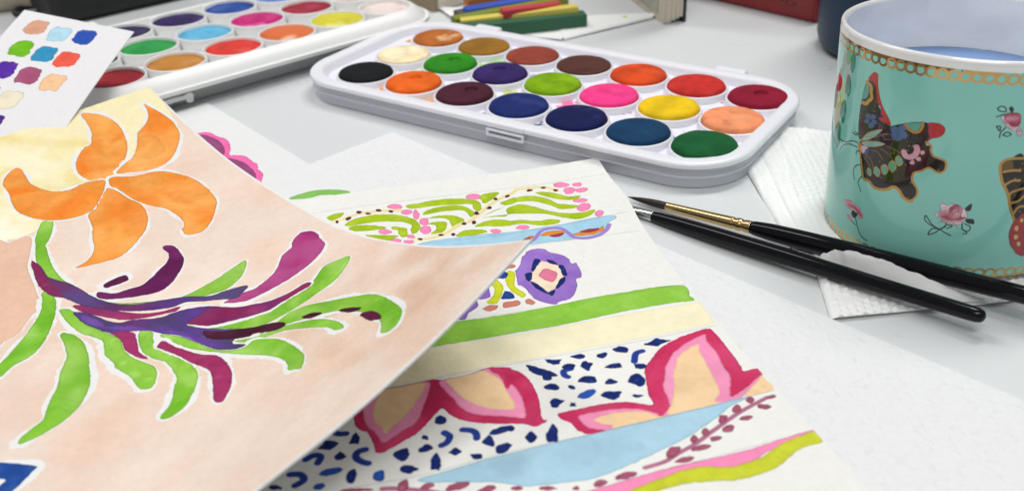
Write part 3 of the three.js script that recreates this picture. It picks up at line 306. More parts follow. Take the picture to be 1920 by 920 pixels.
// mug print: x is the angle round the mug in degrees, y the height in millimetres
const MUG = [
 ['f', '#3d8a72', '-80.7 49.2 -80.6 47.4 -81.5 46.2 -82.7 45.5 -84.0 45.9 -85.6 46.3 -86.2 48.1 -85.5 49.9 -84.9 51.8 -83.4 52.3 -82.1 51.7 -81.2 50.7'],
 ['f', '#3d8a72', '-82.8 40.9 -83.3 39.2 -83.7 37.2 -85.4 36.5 -87.0 37.2 -88.4 38.0 -89.5 39.5 -89.3 41.6 -87.7 42.9 -86.1 43.8 -84.4 44.0 -83.3 42.6'],
 ['f', '#3d8a72', '-86.3 32.4 -86.0 30.3 -87.2 28.3 -89.4 27.1 -91.7 27.8 -94.1 28.4 -96.1 30.1 -95.2 32.6 -92.6 34.4 -90.4 36.1 -88.1 35.6 -86.4 34.5'],
 ['f', '#3d8a72', '-79.1 56.8 -79.1 55.3 -79.8 54.3 -80.7 53.3 -81.8 53.5 -83.0 54.3 -83.1 56.1 -83.0 57.7 -82.3 58.9 -81.3 59.5 -80.2 59.3 -79.3 58.3'],
 ['f', '#67a77c', '-83.2 57.4 -83.4 56.1 -84.4 55.4 -85.3 54.7 -86.4 54.8 -87.6 55.4 -88.0 56.6 -87.9 57.9 -86.8 58.7 -85.7 59.2 -84.8 58.9 -83.8 58.4'],
 ['f', '#1f1a14', '-70.2 35.1 -71.5 37.1 -72.2 41.6 -71.7 47.0 -70.9 50.7 -69.4 53.1 -66.6 53.6 -64.3 52.6 -62.0 47.7 -58.1 44.4 -59.8 43.3 -54.3 42.6 -57.4 41.2 -62.7 39.3 -67.0 36.1'],
 ['f', '#b7292f', '-69.0 53.9 -67.2 55.8 -65.8 56.5 -63.9 56.1 -63.3 53.4 -61.7 50.3 -59.4 47.5 -56.1 45.0 -54.4 42.9 -56.7 42.8 -60.1 43.2 -60.6 44.1 -58.1 44.4 -60.0 45.2 -60.5 47.3 -62.0 47.7 -63.4 49.9 -64.6 52.6 -66.6 53.5'],
 ['f', '#1f1a14', '-69.4 34.6 -62.7 39.4 -54.3 42.4 -49.0 44.2 -43.8 45.5 -40.6 45.9 -38.7 45.8 -38.1 43.5 -37.1 42.6 -38.1 40.5 -38.1 39.4 -36.4 39.4 -36.0 37.9 -34.9 36.5 -32.2 36.0 -29.6 35.5 -29.1 34.3 -29.8 32.7 -32.2 32.3 -34.1 33.0 -35.8 33.2 -38.1 31.9 -41.0 30.9 -42.1 29.4 -41.6 27.5 -39.5 26.2 -38.7 24.7 -39.7 22.8 -41.8 21.8 -43.8 22.4 -45.5 23.8 -47.7 24.9 -49.7 24.8 -52.5 23.5 -56.1 22.5 -59.0 22.9 -61.0 23.9 -64.1 23.7 -65.7 25.0 -67.0 27.5 -68.2 29.9 -69.1 32.1 -69.8 33.9'],
 ['f', '#b7292f', '-38.9 45.9 -36.3 46.4 -33.8 46.3 -31.9 45.3 -32.0 43.7 -33.7 42.4 -36.1 41.8 -37.9 40.6 -37.4 42.1 -38.2 43.5 -38.2 44.8'],
 ['g', '1.3', '-68.1 29.2 -66.1 25.3 -64.8 23.7 -61.5 23.5 -58.9 22.4 -55.5 22.3 -51.9 23.1 -49.1 24.5 -46.5 24.1 -44.2 22.3 -41.7 21.5 -40.1 21.8'],
 ['g', '0.8', '-40.1 21.8 -38.5 23.7 -38.7 25.7 -40.7 27.4 -41.5 28.9 -41.0 30.6 -38.1 31.6 -35.8 32.9 -34.0 32.7 -31.7 32.0 -29.4 32.6 -28.9 34.3 -29.7 35.8 -32.7 36.3 -34.7 36.8 -35.9 38.2 -36.2 39.6 -38.3 40.4'],
 ['f', '#5fa08d', '-69.9 52.3 -68.1 51.9 -67.8 50.3 -68.1 49.0 -69.2 48.0 -71.5 47.3 -71.3 49.3 -70.6 51.0'],
 ['g', '1.6', '-69.7 52.8 -67.0 52.1 -66.5 50.3 -65.8 48.8 -67.4 47.5 -68.7 46.5 -71.0 46.3'],
 ['f', '#5fa08d', '-47.9 44.4 -46.1 43.4 -44.1 42.8 -42.4 43.1 -41.3 44.6 -41.4 45.7'],
 ['g', '1.1', '-48.2 44.2 -46.4 43.1 -44.5 42.6 -43.1 42.5 -41.5 43.2 -40.6 44.8 -40.8 45.8'],
 ['f', '#7fb0aa', '-69.1 35.0 -66.1 37.7 -62.2 39.5 -58.1 40.7 -61.2 38.1 -65.6 35.8'],
 ['g', '.35', '-69.1 35.0 -66.1 37.7 -62.2 39.5 -58.1 40.7 -61.2 38.1 -65.6 35.8 -69.1 35.0'],
 ['f', '#7fb0aa', '-69.0 34.3 -64.9 35.6 -59.7 36.6 -55.9 36.6 -60.5 34.9 -65.8 33.8'],
 ['g', '.35', '-69.0 34.3 -64.9 35.6 -59.7 36.6 -55.9 36.6 -60.5 34.9 -65.8 33.8 -69.0 34.3'],
 ['f', '#c98a44', '-70.8 33.7 -69.2 33.9 -68.3 32.6 -68.3 30.2 -69.7 30.7'],
 ['f', '#cfa9b4', '-68.7 33.3 -64.5 33.7 -65.4 32.3 -67.5 31.2'],
 ['f', '#3b4a86', '-65.6 32.9 -63.5 33.5 -64.1 31.9 -66.2 31.2'],
 ['s', '#cf9fb0', '-46.7 36.0 -45.8 35.0 -43.7 34.9 -41.9 35.9 -41.3 37.3 -41.7 38.3', 2.2],
 ['s', '#15201f', '-86.8 31.1 -80.7 31.6 -75.2 33.3 -71.4 33.7', 0.38],
 ['s', '#15201f', '-85.1 28.0 -81.8 30.3 -76.5 31.9 -71.3 32.2', 0.38],
 ['s', '#15201f', '-71.5 29.9 -71.1 31.1 -69.3 31.3', 0.38],
 ['s', '#15201f', '-68.0 27.4 -71.0 26.1 -72.0 24.1 -70.6 21.7', 0.38],
 ['s', '#15201f', '-66.2 24.0 -68.0 21.6 -66.6 20.2 -65.8 18.9', 0.38],
 ['s', '#15201f', '-75.5 36.0 -73.4 35.7 -71.6 36.1', 0.38],
 ['s', '#15201f', '-73.6 36.6 -72.4 36.4 -71.4 36.5', 0.38],
 ['s', '#15201f', '-71.4 37.0 -71.8 39.7 -70.9 40.6', 0.38],
 ['g', '.22', '-63.2 33.4 -59.0 33.4 -55.9 31.7'],
 ['g', '.22', '-65.3 31.6 -61.8 30.1 -60.2 28.1'],
 ['g', '.22', '-58.2 34.9 -54.8 34.3 -51.4 33.0'],
 ['g', '.22', '-67.0 30.5 -63.5 29.3 -61.9 28.0'],
 ['g', '.22', '-59.1 38.9 -56.6 39.7 -54.0 40.1'],
 ['g', '.22', '-56.7 37.9 -52.7 38.7 -49.7 38.8'],
 ['g', '.22', '-66.5 36.6 -61.2 37.8 -55.0 40.0'],
 ['g', '.22', '-55.2 36.2 -51.1 36.0 -48.0 35.3'],
 ['f', '#d8a3ad', '-76.5 13.0 -75.1 13.8 -70.4 14.5 -66.9 13.7 -64.4 13.3 -62.5 11.3 -64.2 10.3 -67.8 11.5 -73.3 11.7'],
 ['f', '#b3606f', '-73.6 12.8 -69.4 13.6 -66.3 13.0 -63.3 11.8 -63.8 11.0 -67.6 12.3 -71.8 12.3'],
 ['f', '#1d2a28', '-70.2 10.6 -69.0 11.9 -67.4 11.6 -66.0 11.6 -66.7 10.2 -68.4 9.5'],
 ['f', '#c98a97', '-73.3 9.0 -72.0 9.8 -69.9 9.3 -69.4 8.1 -71.5 8.1'],
 ['f', '#e6cfd2', '-29.6 19.3 -27.7 20.3 -28.4 22.3 -27.2 22.8 -25.0 22.5 -23.7 23.1 -21.6 23.1 -19.5 22.2 -18.1 21.6 -16.7 19.6 -17.9 18.3 -18.7 17.2 -21.5 16.6 -23.5 17.1 -26.5 17.1 -27.0 18.4 -28.9 18.3'],
 ['f', '#a8485a', '-24.4 21.7 -22.0 23.1 -19.4 21.9 -19.3 19.5 -17.3 19.3 -19.2 18.5 -22.9 18.1 -26.9 18.7 -24.3 19.6'],
 ['f', '#d7a0ab', '-23.0 20.9 -21.9 21.5 -20.0 21.0 -19.9 19.6 -21.8 19.5'],
 ['f', '#1f2b29', '-18.3 22.3 -16.2 23.8 -16.1 21.8 -17.6 21.4'],
 ['f', '#1f2b29', '-17.2 18.8 -14.3 19.0 -13.7 17.5 -16.5 17.7'],
 ['f', '#e3ccd0', '-12.2 49.9 -10.9 50.4 -8.4 48.6 -6.5 47.4 -4.6 47.4 -6.2 46.1 -8.8 47.1 -10.7 48.3'],
 ['f', '#a83552', '-10.9 50.9 -8.5 51.3 -5.6 51.0 -4.6 49.2 -4.9 47.7 -7.3 47.4 -9.4 48.6 -10.8 49.8'],
 ['f', '#2a3230', '-10.0 52.5 -9.2 53.1 -8.1 52.2 -8.6 51.2'],
 ['f', '#e3ccd0', '-5.0 46.5 -3.6 46.7 -2.8 45.0 -3.9 44.4 -5.1 45.6'],
 ['s', '#203230', '-67.0 9.9 -65.0 7.2 -63.2 5.5 -61.1 4.6 -58.5 4.3', 0.4],
 ['s', '#203230', '-69.6 8.1 -66.5 7.5', 0.4],
 ['s', '#203230', '-24.7 17.0 -24.8 15.6 -26.5 14.6 -21.9 13.1', 0.4],
 ['s', '#203230', '-26.5 14.6 -30.0 15.6 -33.3 18.2 -33.4 16.8 -31.4 15.7 -27.6 14.7', 0.4],
 ['s', '#203230', '-26.5 14.6 -29.8 14.4 -31.0 12.3 -28.2 13.4 -26.9 14.5', 0.4],
 ['s', '#203230', '-26.0 14.9 -24.2 16.3 -22.0 16.2 -23.9 15.2', 0.4],
 ['s', '#203230', '-18.2 17.2 -17.8 15.6 -15.3 15.1 -14.8 16.5 -17.2 17.3', 0.4],
 ['s', '#203230', '-17.2 14.1 -15.6 14.4 -17.1 15.3', 0.4],
 ['s', '#203230', '-14.2 52.4 -13.2 51.7 -10.9 51.6 -11.6 52.8 -13.2 53.0 -14.2 52.4', 0.4],
 ['s', '#203230', '-13.9 50.0 -11.4 50.8', 0.4],
 ['s', '#203230', '-13.2 47.3 -11.6 46.0 -11.8 47.3 -13.2 47.3', 0.4],
 ['s', '#203230', '-11.1 44.1 -11.1 45.5 -9.6 47.1', 0.4],
 ['s', '#203230', '-10.1 44.9 -8.8 45.7 -7.0 45.1 -8.4 44.5 -10.1 44.9', 0.4],
 ['f', '#26201a', '0.6 38.0 -5.1 37.9 -7.7 37.0 -8.2 35.1 -6.1 30.9 -3.6 28.3 -2.1 26.3 -0.8 23.7 1.7 20.3 3.1 18.9 7.8 17.9'],
 ['f', '#6d5327', '-4.6 37.6 -7.3 36.8 -7.8 35.1 -6.9 34.3 -3.3 34.8 -3.4 36.3'],
 ['g', '1.1', '0.6 38.0 -5.1 37.9 -7.7 37.0 -8.2 35.1 -6.1 30.9 -3.6 28.3 -2.1 26.3 -0.8 23.7 1.7 20.3 3.0 18.5'],
 ['g', '1.1', '-6.4 34.0 -2.8 34.4 0.1 34.3'],
 ['g', '1.1', '-4.8 29.9 -2.2 31.2 0.9 31.3'],
 ['g', '1.1', '-1.7 25.7 -1.8 27.3 0.6 28.2 3.8 28.8'],
 ['g', '1.1', '-0.8 24.3 2.6 24.9 4.6 26.5'],
 ['g', '1.1', '1.7 20.9 3.3 22.9 5.9 23.1'],
 ['f', '#a2343c', '7.2 20.1 4.1 19.4 2.4 17.7 1.9 15.0 2.4 13.2 3.9 10.7 5.9 9.1 8.2 7.5 12.1 7.5'],
 ['f', '#a2343c', '-99.7 48.0 -96.3 50.0 -91.7 49.5 -90.1 47.9 -92.2 45.2 -98.2 44.4'],
 ['f', '#9fb86a', '-95.8 42.9 -92.1 45.1 -89.8 43.6 -90.8 40.6 -93.8 39.6'],
 ['f', '#5fa08d', '-61.1 26.8 -60.9 26.1 -61.1 25.4 -61.8 25.3 -62.6 25.5 -63.3 26.0 -63.5 26.8 -63.2 27.4 -62.3 27.6 -61.5 27.3'],
 ['g', '.4', '-61.1 26.8 -60.9 26.1 -61.1 25.4 -61.8 25.3 -62.6 25.5 -63.3 26.0 -63.5 26.8 -63.2 27.4 -62.3 27.6 -61.5 27.3 -61.1 26.8'],
 ['f', '#5fa08d', '-56.5 28.0 -56.4 27.1 -56.8 26.3 -57.6 26.0 -58.6 26.3 -59.7 26.7 -59.7 27.6 -59.5 28.5 -58.6 28.9 -57.5 28.6'],
 ['g', '.4', '-56.5 28.0 -56.4 27.1 -56.8 26.3 -57.6 26.0 -58.6 26.3 -59.7 26.7 -59.7 27.6 -59.5 28.5 -58.6 28.9 -57.5 28.6 -56.5 28.0'],
 ['f', '#5fa08d', '-52.6 29.6 -52.7 28.7 -53.2 28.0 -54.0 27.4 -55.2 27.7 -55.9 28.5 -56.2 29.4 -55.5 30.1 -54.6 30.5 -53.5 30.3'],
 ['g', '.4', '-52.6 29.6 -52.7 28.7 -53.2 28.0 -54.0 27.4 -55.2 27.7 -55.9 28.5 -56.2 29.4 -55.5 30.1 -54.6 30.5 -53.5 30.3 -52.6 29.6'],
 ['f', '#5fa08d', '-49.4 31.2 -49.1 30.3 -49.8 29.6 -50.6 28.9 -51.7 29.5 -52.6 30.2 -52.6 31.2 -52.1 31.9 -51.2 32.5 -50.1 32.1'],
 ['g', '.4', '-49.4 31.2 -49.1 30.3 -49.8 29.6 -50.6 28.9 -51.7 29.5 -52.6 30.2 -52.6 31.2 -52.1 31.9 -51.2 32.5 -50.1 32.1 -49.4 31.2'],
 ['f', '#5fa08d', '-46.9 33.5 -46.5 32.5 -47.1 31.9 -47.9 31.4 -49.0 31.6 -49.7 32.4 -50.0 33.3 -49.6 34.0 -48.7 34.4 -47.8 34.1'],
 ['g', '.4', '-46.9 33.5 -46.5 32.5 -47.1 31.9 -47.9 31.4 -49.0 31.6 -49.7 32.4 -50.0 33.3 -49.6 34.0 -48.7 34.4 -47.8 34.1 -46.9 33.5'],
 ['f', '#cf9fb0', '-38.0 37.2 -38.2 36.8 -38.6 36.5 -39.1 36.4 -39.6 36.5 -39.9 36.9 -39.9 37.4 -39.4 37.6 -38.8 37.8 -38.2 37.6'],
 ['f', '#cf9fb0', '-39.1 35.1 -39.1 34.6 -39.7 34.3 -40.3 34.3 -40.8 34.4 -41.3 34.7 -41.1 35.2 -40.5 35.5 -40.0 35.6 -39.3 35.5'],
 ['f', '#cf9fb0', '-41.5 33.7 -41.5 33.2 -42.1 32.9 -42.7 32.8 -43.3 32.9 -43.7 33.3 -43.4 33.7 -42.9 34.1 -42.3 34.3 -41.8 34.0'],
 ['f', '#46608f', '-65.3 43.4 -65.3 43.0 -66.0 42.5 -67.0 42.3 -67.9 42.4 -68.3 42.8 -68.0 43.3 -67.4 43.8 -66.4 43.9 -65.4 43.9'],
 ['f', '#46608f', '-62.1 43.8 -62.5 43.2 -63.2 42.8 -64.3 42.5 -65.1 42.7 -65.6 43.1 -65.1 43.5 -64.7 44.1 -63.6 44.2 -62.6 44.2'],
 ['f', '#46608f', '-65.5 41.8 -65.6 41.3 -66.2 40.8 -67.3 40.7 -68.3 40.6 -68.7 41.1 -68.3 41.6 -67.7 42.1 -66.7 42.2 -65.7 42.2'],
 ['f', '#46608f', '-62.4 41.1 -62.9 40.5 -63.5 40.0 -64.6 39.8 -65.7 39.8 -65.8 40.4 -65.5 40.9 -65.0 41.5 -63.9 41.7 -63.1 41.4'],
 ['f', '#46608f', '-61.2 42.3 -61.4 41.8 -62.2 41.5 -62.9 41.4 -63.8 41.4 -63.9 41.8 -64.1 42.3 -63.3 42.7 -62.5 42.8 -61.9 42.6'],
 ['f', '#46608f', '-50.6 42.2 -50.9 41.5 -51.7 41.0 -52.7 40.8 -53.8 40.9 -54.0 41.5 -54.3 42.2 -53.0 42.6 -52.0 42.9 -51.1 42.7'],
 ['f', '#46608f', '-47.2 43.2 -47.5 42.5 -48.4 42.0 -49.5 41.9 -50.5 42.0 -51.2 42.5 -50.5 43.2 -49.9 43.7 -48.9 43.9 -48.0 43.7'],
 ['f', '#46608f', '-50.4 40.4 -50.4 39.7 -51.2 39.1 -52.3 39.0 -53.2 39.3 -53.6 39.8 -53.6 40.5 -52.7 41.0 -51.7 41.1 -50.6 41.2'],
 ['f', '#46608f', '-46.3 41.3 -46.4 40.5 -47.3 39.9 -48.4 39.9 -49.5 39.9 -50.0 40.7 -49.5 41.4 -48.8 41.9 -47.8 42.1 -46.9 41.9'],
 ['f', '#46608f', '-48.4 40.0 -48.4 39.4 -49.3 39.1 -50.2 38.9 -51.1 39.0 -51.4 39.4 -51.4 39.9 -50.7 40.4 -49.6 40.6 -48.7 40.5'],
 ['f', '#46608f', '-48.9 41.7 -49.3 41.1 -49.8 40.7 -50.6 40.5 -51.3 40.7 -51.5 41.2 -51.5 41.7 -50.9 42.1 -50.1 42.4 -49.4 42.1'],
 ['f', '#d6b566', '5.7 16.0 5.8 15.5 5.4 15.3 4.9 15.2 4.3 15.6 3.9 16.1 4.0 16.5 4.3 16.9 4.8 17.0 5.5 16.6'],
 ['f', '#d6b566', '6.6 13.2 6.5 12.8 6.1 12.5 5.4 12.5 4.9 12.9 4.5 13.3 4.6 13.7 4.9 14.0 5.5 14.0 6.3 13.8'],
 ['f', '#d6b566', '8.7 10.8 8.7 10.3 8.3 10.1 7.8 10.0 7.2 10.5 6.8 10.9 6.7 11.4 7.2 11.6 7.7 11.6 8.3 11.4'],
 ['f', '#d6b566', '7.1 18.5 7.1 18.1 6.8 17.9 6.3 17.9 5.8 18.2 5.5 18.6 5.6 18.9 5.8 19.2 6.4 19.2 7.0 18.9'],
];

// ---------------------------------------------------------------- watercolour on paper
function outline(ctx, pts, S, wob = 0.14) {
  ctx.beginPath();
  pts.forEach(([x, y], i) => { const a = (noise(x * 1.1 + 50, y * 1.1) - 0.5) * 2 * wob + (noise(x * 3.3, y * 3.3 + 80) - 0.5) * wob, b = (noise(x * 1.1, y * 1.1 + 90) - 0.5) * 2 * wob + (noise(x * 3.3 + 60, y * 3.3) - 0.5) * wob; const X = (x + a) * S, Y = (y + b) * S; i ? ctx.lineTo(X, Y) : ctx.moveTo(X, Y); });
}
function box(pts) { const xs = pts.map((p) => p[0]), ys = pts.map((p) => p[1]); return [Math.min(...xs), Math.min(...ys), Math.max(...xs), Math.max(...ys)]; }
function blot(ctx, x, y, r, color, S) { const g = ctx.createRadialGradient(x * S, y * S, 0, x * S, y * S, r * S); g.addColorStop(0, color); g.addColorStop(0.55, color.replace(/[\d.]+\)$/, (m) => parseFloat(m) * 0.7 + ')')); g.addColorStop(1, color.replace(/[\d.]+\)$/, '0)')); ctx.fillStyle = g; ctx.beginPath(); ctx.arc(x * S, y * S, r * S, 0, 7); ctx.fill(); }
const ALT = { '#8cc63f': ['#aedb72', '#6bb324', '#7cbf30'], '#f59a3d': ['#fbb56a', '#f0822a'], '#4a3a63': ['#5a4a86', '#3c3a52', '#7a2a5c', '#4b2f8a'], '#56407e': ['#6a3fb0', '#4c4468', '#7b2a6a'], '#8a1f50': ['#a52a62', '#6d2a6e', '#7d1a3c'], '#9b2a5e': ['#7d2a6a', '#b5304e'], '#6b1a57': ['#7d2a6c', '#561246'], '#a9c41c': ['#c2d648', '#8db010'], '#cf2f5f': ['#bb2450', '#de5b84'], '#15286c': ['#0f1d58', '#24459c'], '#15296f': ['#0f1d58', '#20408f'], '#9b74cb': ['#8a5fc0', '#b093d8'], '#8cc540': ['#a2d25f', '#76b72c'], '#a4566f': ['#8d3f5c', '#b8748a'], '#a02c60': ['#8b2152', '#b8487c'], '#ad3a7c': ['#bb5690', '#9a2a6c'] };
// a wash: flat pigment, pools and backruns inside it, a darker line where the pigment dried at its edge
function wash(ctx, pts, color, S, { alpha = 1, pool = 0.3, rim = 0.3, wob = 0.14, n } = {}) {
  outline(ctx, pts, S, wob); ctx.closePath(); ctx.save(); ctx.fillStyle = shade(color, 1, alpha); ctx.fill(); ctx.clip();
  const [x0, y0, x1, y1] = box(pts), w = x1 - x0, h = y1 - y0, area = w * h, count = n ?? Math.min(46, 5 + Math.round(area / 22));
  for (let i = 0; i < count; i++) { const r = (0.1 + 0.22 * rnd()) * Math.max(3, Math.min(w, h) * 1.1), alt = ALT[color], pick = Math.floor(rnd() * 7); blot(ctx, x0 + rnd() * w, y0 + rnd() * h, r, alt && pick < 5 ? shade(alt[pick % alt.length], 1, Math.min(0.85, pool * 1.7)) : shade(color, rnd() < 0.55 ? 0.86 : 1.22, pool * (0.4 + 0.6 * rnd())), S); }
  if (area > 40 && pool > 0.2 && ALT[color]) for (let i = 0; i < 3; i++) { const cx = x0 + rnd() * w, cy = y0 + rnd() * h, r = 0.3 * Math.max(w, h) * (0.6 + rnd()), o = []; for (let k = 0; k < 26; k++) { const a = k / 26 * 6.283, q = r * (0.7 + 0.6 * noise(cx + 3 * Math.cos(a), cy + 3 * Math.sin(a) + 40)); o.push([cx + q * Math.cos(a), cy + q * Math.sin(a)]); } outline(ctx, o, S, 0.3); ctx.closePath(); ctx.fillStyle = shade(color, rnd() < 0.5 ? 0.84 : 1.14, 0.2); ctx.fill(); ctx.strokeStyle = shade(color, 0.7, 0.16); ctx.lineWidth = 0.25 * S; ctx.stroke(); }
  outline(ctx, pts, S, wob); ctx.closePath(); ctx.lineJoin = 'round'; ctx.strokeStyle = shade(color, 0.74, rim * 0.6); ctx.lineWidth = 1.0 * S; ctx.stroke(); ctx.strokeStyle = shade(color, 0.58, rim * 1.25); ctx.lineWidth = 0.36 * S; ctx.stroke();
  ctx.restore();
}
function line(ctx, pts, S, color, w) { outline(ctx, pts, S, 0.03); ctx.strokeStyle = color; ctx.lineWidth = w * S; ctx.lineCap = 'round'; ctx.lineJoin = 'round'; ctx.stroke(); }
function grain(c, amount, fine = 0.02, scale = 0.06) {   // pigment settling in the tooth of the paper
  const ctx = c.getContext('2d'), im = ctx.getImageData(0, 0, c.width, c.height), d = im.data;
  for (let y = 0, i = 0; y < c.height; y++) for (let x = 0; x < c.width; x++, i += 4) {
    const depth = 1 - Math.min(d[i], d[i + 1], d[i + 2]) / 255;   // more pigment, more grain
    const m = 1 + (fbm(x * scale, y * scale, 3) - 0.44) * amount * (0.25 + depth) + (hash(x, y) - 0.5) * fine;
    d[i] = clamp(d[i] * m, 0, 255); d[i + 1] = clamp(d[i + 1] * m, 0, 255); d[i + 2] = clamp(d[i + 2] * m, 0, 255);
  }
  ctx.putImageData(im, 0, 0);
}
const PAPER = '#eaeae8';
function lilyPicture() {
  const S = 8.2, c = canvas(Math.round(243 * S), Math.round(152 * S)), ctx = c.getContext('2d');
  ctx.fillStyle = PAPER; ctx.fillRect(0, 0, c.width, c.height);
  // peach ground wash
  const all = [[0, 0.5], [120, 0.8], [241.6, 0.7], [241.7, 80], [241, 152], [-4, 152]];
  outline(ctx, all, S, 0.3); ctx.fillStyle = '#ead8ca'; ctx.fill(); ctx.save(); ctx.clip();
  for (let i = 0; i < 200; i++) { const x = rnd() * 243, y = rnd() * 152; blot(ctx, x, y, 6 + 16 * rnd(), rnd() < 0.5 ? 'rgba(230,194,172,0.2)' : rnd() < 0.5 ? 'rgba(245,228,212,0.32)' : 'rgba(238,200,176,0.24)', S); }
  for (let i = 0; i < 40; i++) { const x = 90 + rnd() * 150, y = rnd() * 110; ctx.save(); ctx.translate(x * S, y * S); ctx.rotate(0.7 + rnd() * 0.7); ctx.scale(2.6, 1); blot(ctx, 0, 0, 3 + 5 * rnd(), rnd() < 0.6 ? 'rgba(226,178,150,0.17)' : 'rgba(247,233,222,0.22)', S); ctx.restore(); }
  for (let i = 0; i < 46; i++) { const x = 175 + rnd() * 62, y = rnd() * 46; blot(ctx, x, y, 4 + 8 * rnd(), 'rgba(212,168,138,0.2)', S); }
  ctx.restore();
  for (const [kind, halo, path, soft] of LILY) {
    const pts = curve(pairs(path), true), color = { yellow: '#f4e9bd', peachdark: '#e7bea5', stem: '#8cc63f', white: PAPER }[kind] ?? kind;
    if (halo) {   // bare paper left round the painted shape, wider on one side
      const n = pts.length, [dx, dy] = [(rnd() - 0.5) * 0.8, (rnd() - 0.5) * 0.8]; let area = 0; pts.forEach(([x, y], i) => { const q = pts[(i + 1) % n]; area += x * q[1] - q[0] * y; });
      const o = pts.map(([x, y], i) => { const a = pts[(i + n - 2) % n], b = pts[(i + 2) % n], l = Math.hypot(b[0] - a[0], b[1] - a[1]) || 1, s = area > 0 ? 1 : -1, w = Math.max(0.12, 2.3 * (noise(x * 0.13 + 70, y * 0.13 + 9) - 0.18)) + 0.5 * noise(x * 0.9, y * 0.9 + 33); return [x + s * w * (b[1] - a[1]) / l + dx * 0.5, y - s * w * (b[0] - a[0]) / l + dy * 0.5]; });
      outline(ctx, o, S, 0.3); ctx.closePath(); ctx.fillStyle = PAPER; ctx.fill();
    }
    if (kind === 'yellow') {
      wash(ctx, pts, color, S, { pool: 0.05, rim: 0.12, wob: 0.4, n: 8 });
      ctx.save(); outline(ctx, pts, S, 0.4); ctx.clip();
      const edge = pairs('0 58 10 52 18 42 22 36 33 46 40 50 45 50 43 60 33 64 24 64 23 68 34 72 2 62 6 56');
      for (const [x, y] of curve(edge, false)) blot(ctx, x + rnd() * 2 - 1, y + rnd() * 2 - 1, 2.2 + 2.4 * rnd(), 'rgba(228,200,104,0.09)', S);
      for (let i = 0; i < 9; i++) blot(ctx, 8 + rnd() * 34, 34 + rnd() * 34, 5 + 7 * rnd(), rnd() < 0.45 ? 'rgba(232,208,120,0.2)' : 'rgba(252,249,232,0.36)', S);
      for (let i = 0; i < 16; i++) blot(ctx, 48 + rnd() * 22, 68 + rnd() * 20, 3 + 5 * rnd(), 'rgba(251,248,232,0.42)', S);
      ctx.restore(); continue;
    }
    if (kind === 'white' || kind === 'peachdark') { wash(ctx, pts, color, S, { pool: 0.12, rim: kind === 'white' ? 0 : 0.16 }); continue; }
    wash(ctx, pts, color, S, soft ? { alpha: 0.62, pool: 0.3, rim: 0.1, wob: 0.3 } : { pool: kind === '#f59a3d' ? 0.3 : 0.46, rim: 0.32 });
    if (kind === '#f59a3d') {   // deeper streaks drawn along the petal
      ctx.save(); outline(ctx, pts, S); ctx.clip(); const [x0, y0, x1, y1] = box(pts), ox = 45.5, oy = 47;
      for (let i = 0; i < 12; i++) { const x = x0 + rnd() * (x1 - x0), y = y0 + rnd() * (y1 - y0); ctx.save(); ctx.translate(x * S, y * S); ctx.rotate(Math.atan2(y - oy, x - ox) + (rnd() - 0.5) * 0.7); ctx.scale(3.6, 0.9); blot(ctx, 0, 0, 1.8 + 2.4 * rnd(), rnd() < 0.6 ? 'rgba(240,112,26,0.3)' : 'rgba(252,184,104,0.34)', S); ctx.restore(); }
      ctx.restore();
    }
  }
  grain(c, 0.1, 0.014);
  return c;
}
function stripesPicture(A, B) {
  const S = 10.2, c = canvas(Math.round(A * S), Math.round(B * S)), ctx = c.getContext('2d');
  ctx.fillStyle = '#ebebe6'; ctx.fillRect(0, 0, c.width, c.height);
  for (const [kind, color, path, w] of STRIPES) {
    const p = pairs(path);
    if (kind === 'line') continue;
    if (kind === 'st') { line(ctx, curve(p, false), S, shade(color, 1, 0.96), w); line(ctx, curve(p, false).slice(6), S, shade(color, 0.72, 0.22), w * 0.55); continue; }
    const pts = curve(p, true), [x0, y0, x1, y1] = box(pts), small = Math.max(x1 - x0, y1 - y0) < 7;
    wash(ctx, pts, color, S, small ? { pool: 0.3, rim: 0.3, wob: 0.16, n: 5 } : { pool: color === '#f3ecc9' ? 0.16 : 0.26, rim: color === '#f3ecc9' || color === '#f3cfa2' ? 0.1 : 0.26, wob: 0.16 });
  }
  for (const [kind, , path] of STRIPES) if (kind === 'line') line(ctx, pairs(path), S, 'rgba(120,120,124,0.55)', 0.14);
  grain(c, 0.09, 0.012);
  return c;
}

// ---------------------------------------------------------------- shared relief
const toothMap = dataTex(512, (u, v) => 0.2 + 0.7 * tileNoise(u, v, 40, 3) + 0.2 * tileNoise(u + 0.3, v, 120, 2));
const feltMap = dataTex(512, (u, v) => 0.1 + 0.8 * tileNoise(u, v, 46, 2));
const fineMap = dataTex(256, (u, v) => 0.4 + 0.5 * tileNoise(u, v, 64, 3));
const wearMap = dataTex(256, (u, v) => 0.25 + 0.5 * tileNoise(u, v, 4, 5));
function rep(t, k) { const c = t.clone(); c.repeat.set(k, k); c.needsUpdate = true; return c; }

// ---------------------------------------------------------------- lamps
for (const p of PANELS) {
  const t = thing('ceiling_lamp', p.label, 'ceiling lamp', [p.at[0] / MM, p.at[1] / MM, p.at[2] / MM], p.turn, 'ceiling panels');
  part('housing', new RoundedBoxGeometry(p.size[0] * 1000 + 40, 50, p.size[1] * 1000 + 40, 2, 6).translate(0, 30, 0), std({ color: 0xdddddd, roughness: 0.6 }), t);
  const glow = part('diffuser', new THREE.BoxGeometry(p.size[0] * 1000, 4, p.size[1] * 1000).translate(0, 2.5, 0), std({ color: 0xffffff, emissive: 0xffffff, emissiveIntensity: 2.5, roughness: 0.6 }), t);
  glow.castShadow = false;
  const l = new THREE.RectAreaLight(new THREE.Color(1, 0.985, 0.965), p.power, p.size[0], p.size[1]); l.position.set(0, -2 * MM, 0); l.rotation.x = -Math.PI / 2; l.castShadow = true; t.add(l);
}

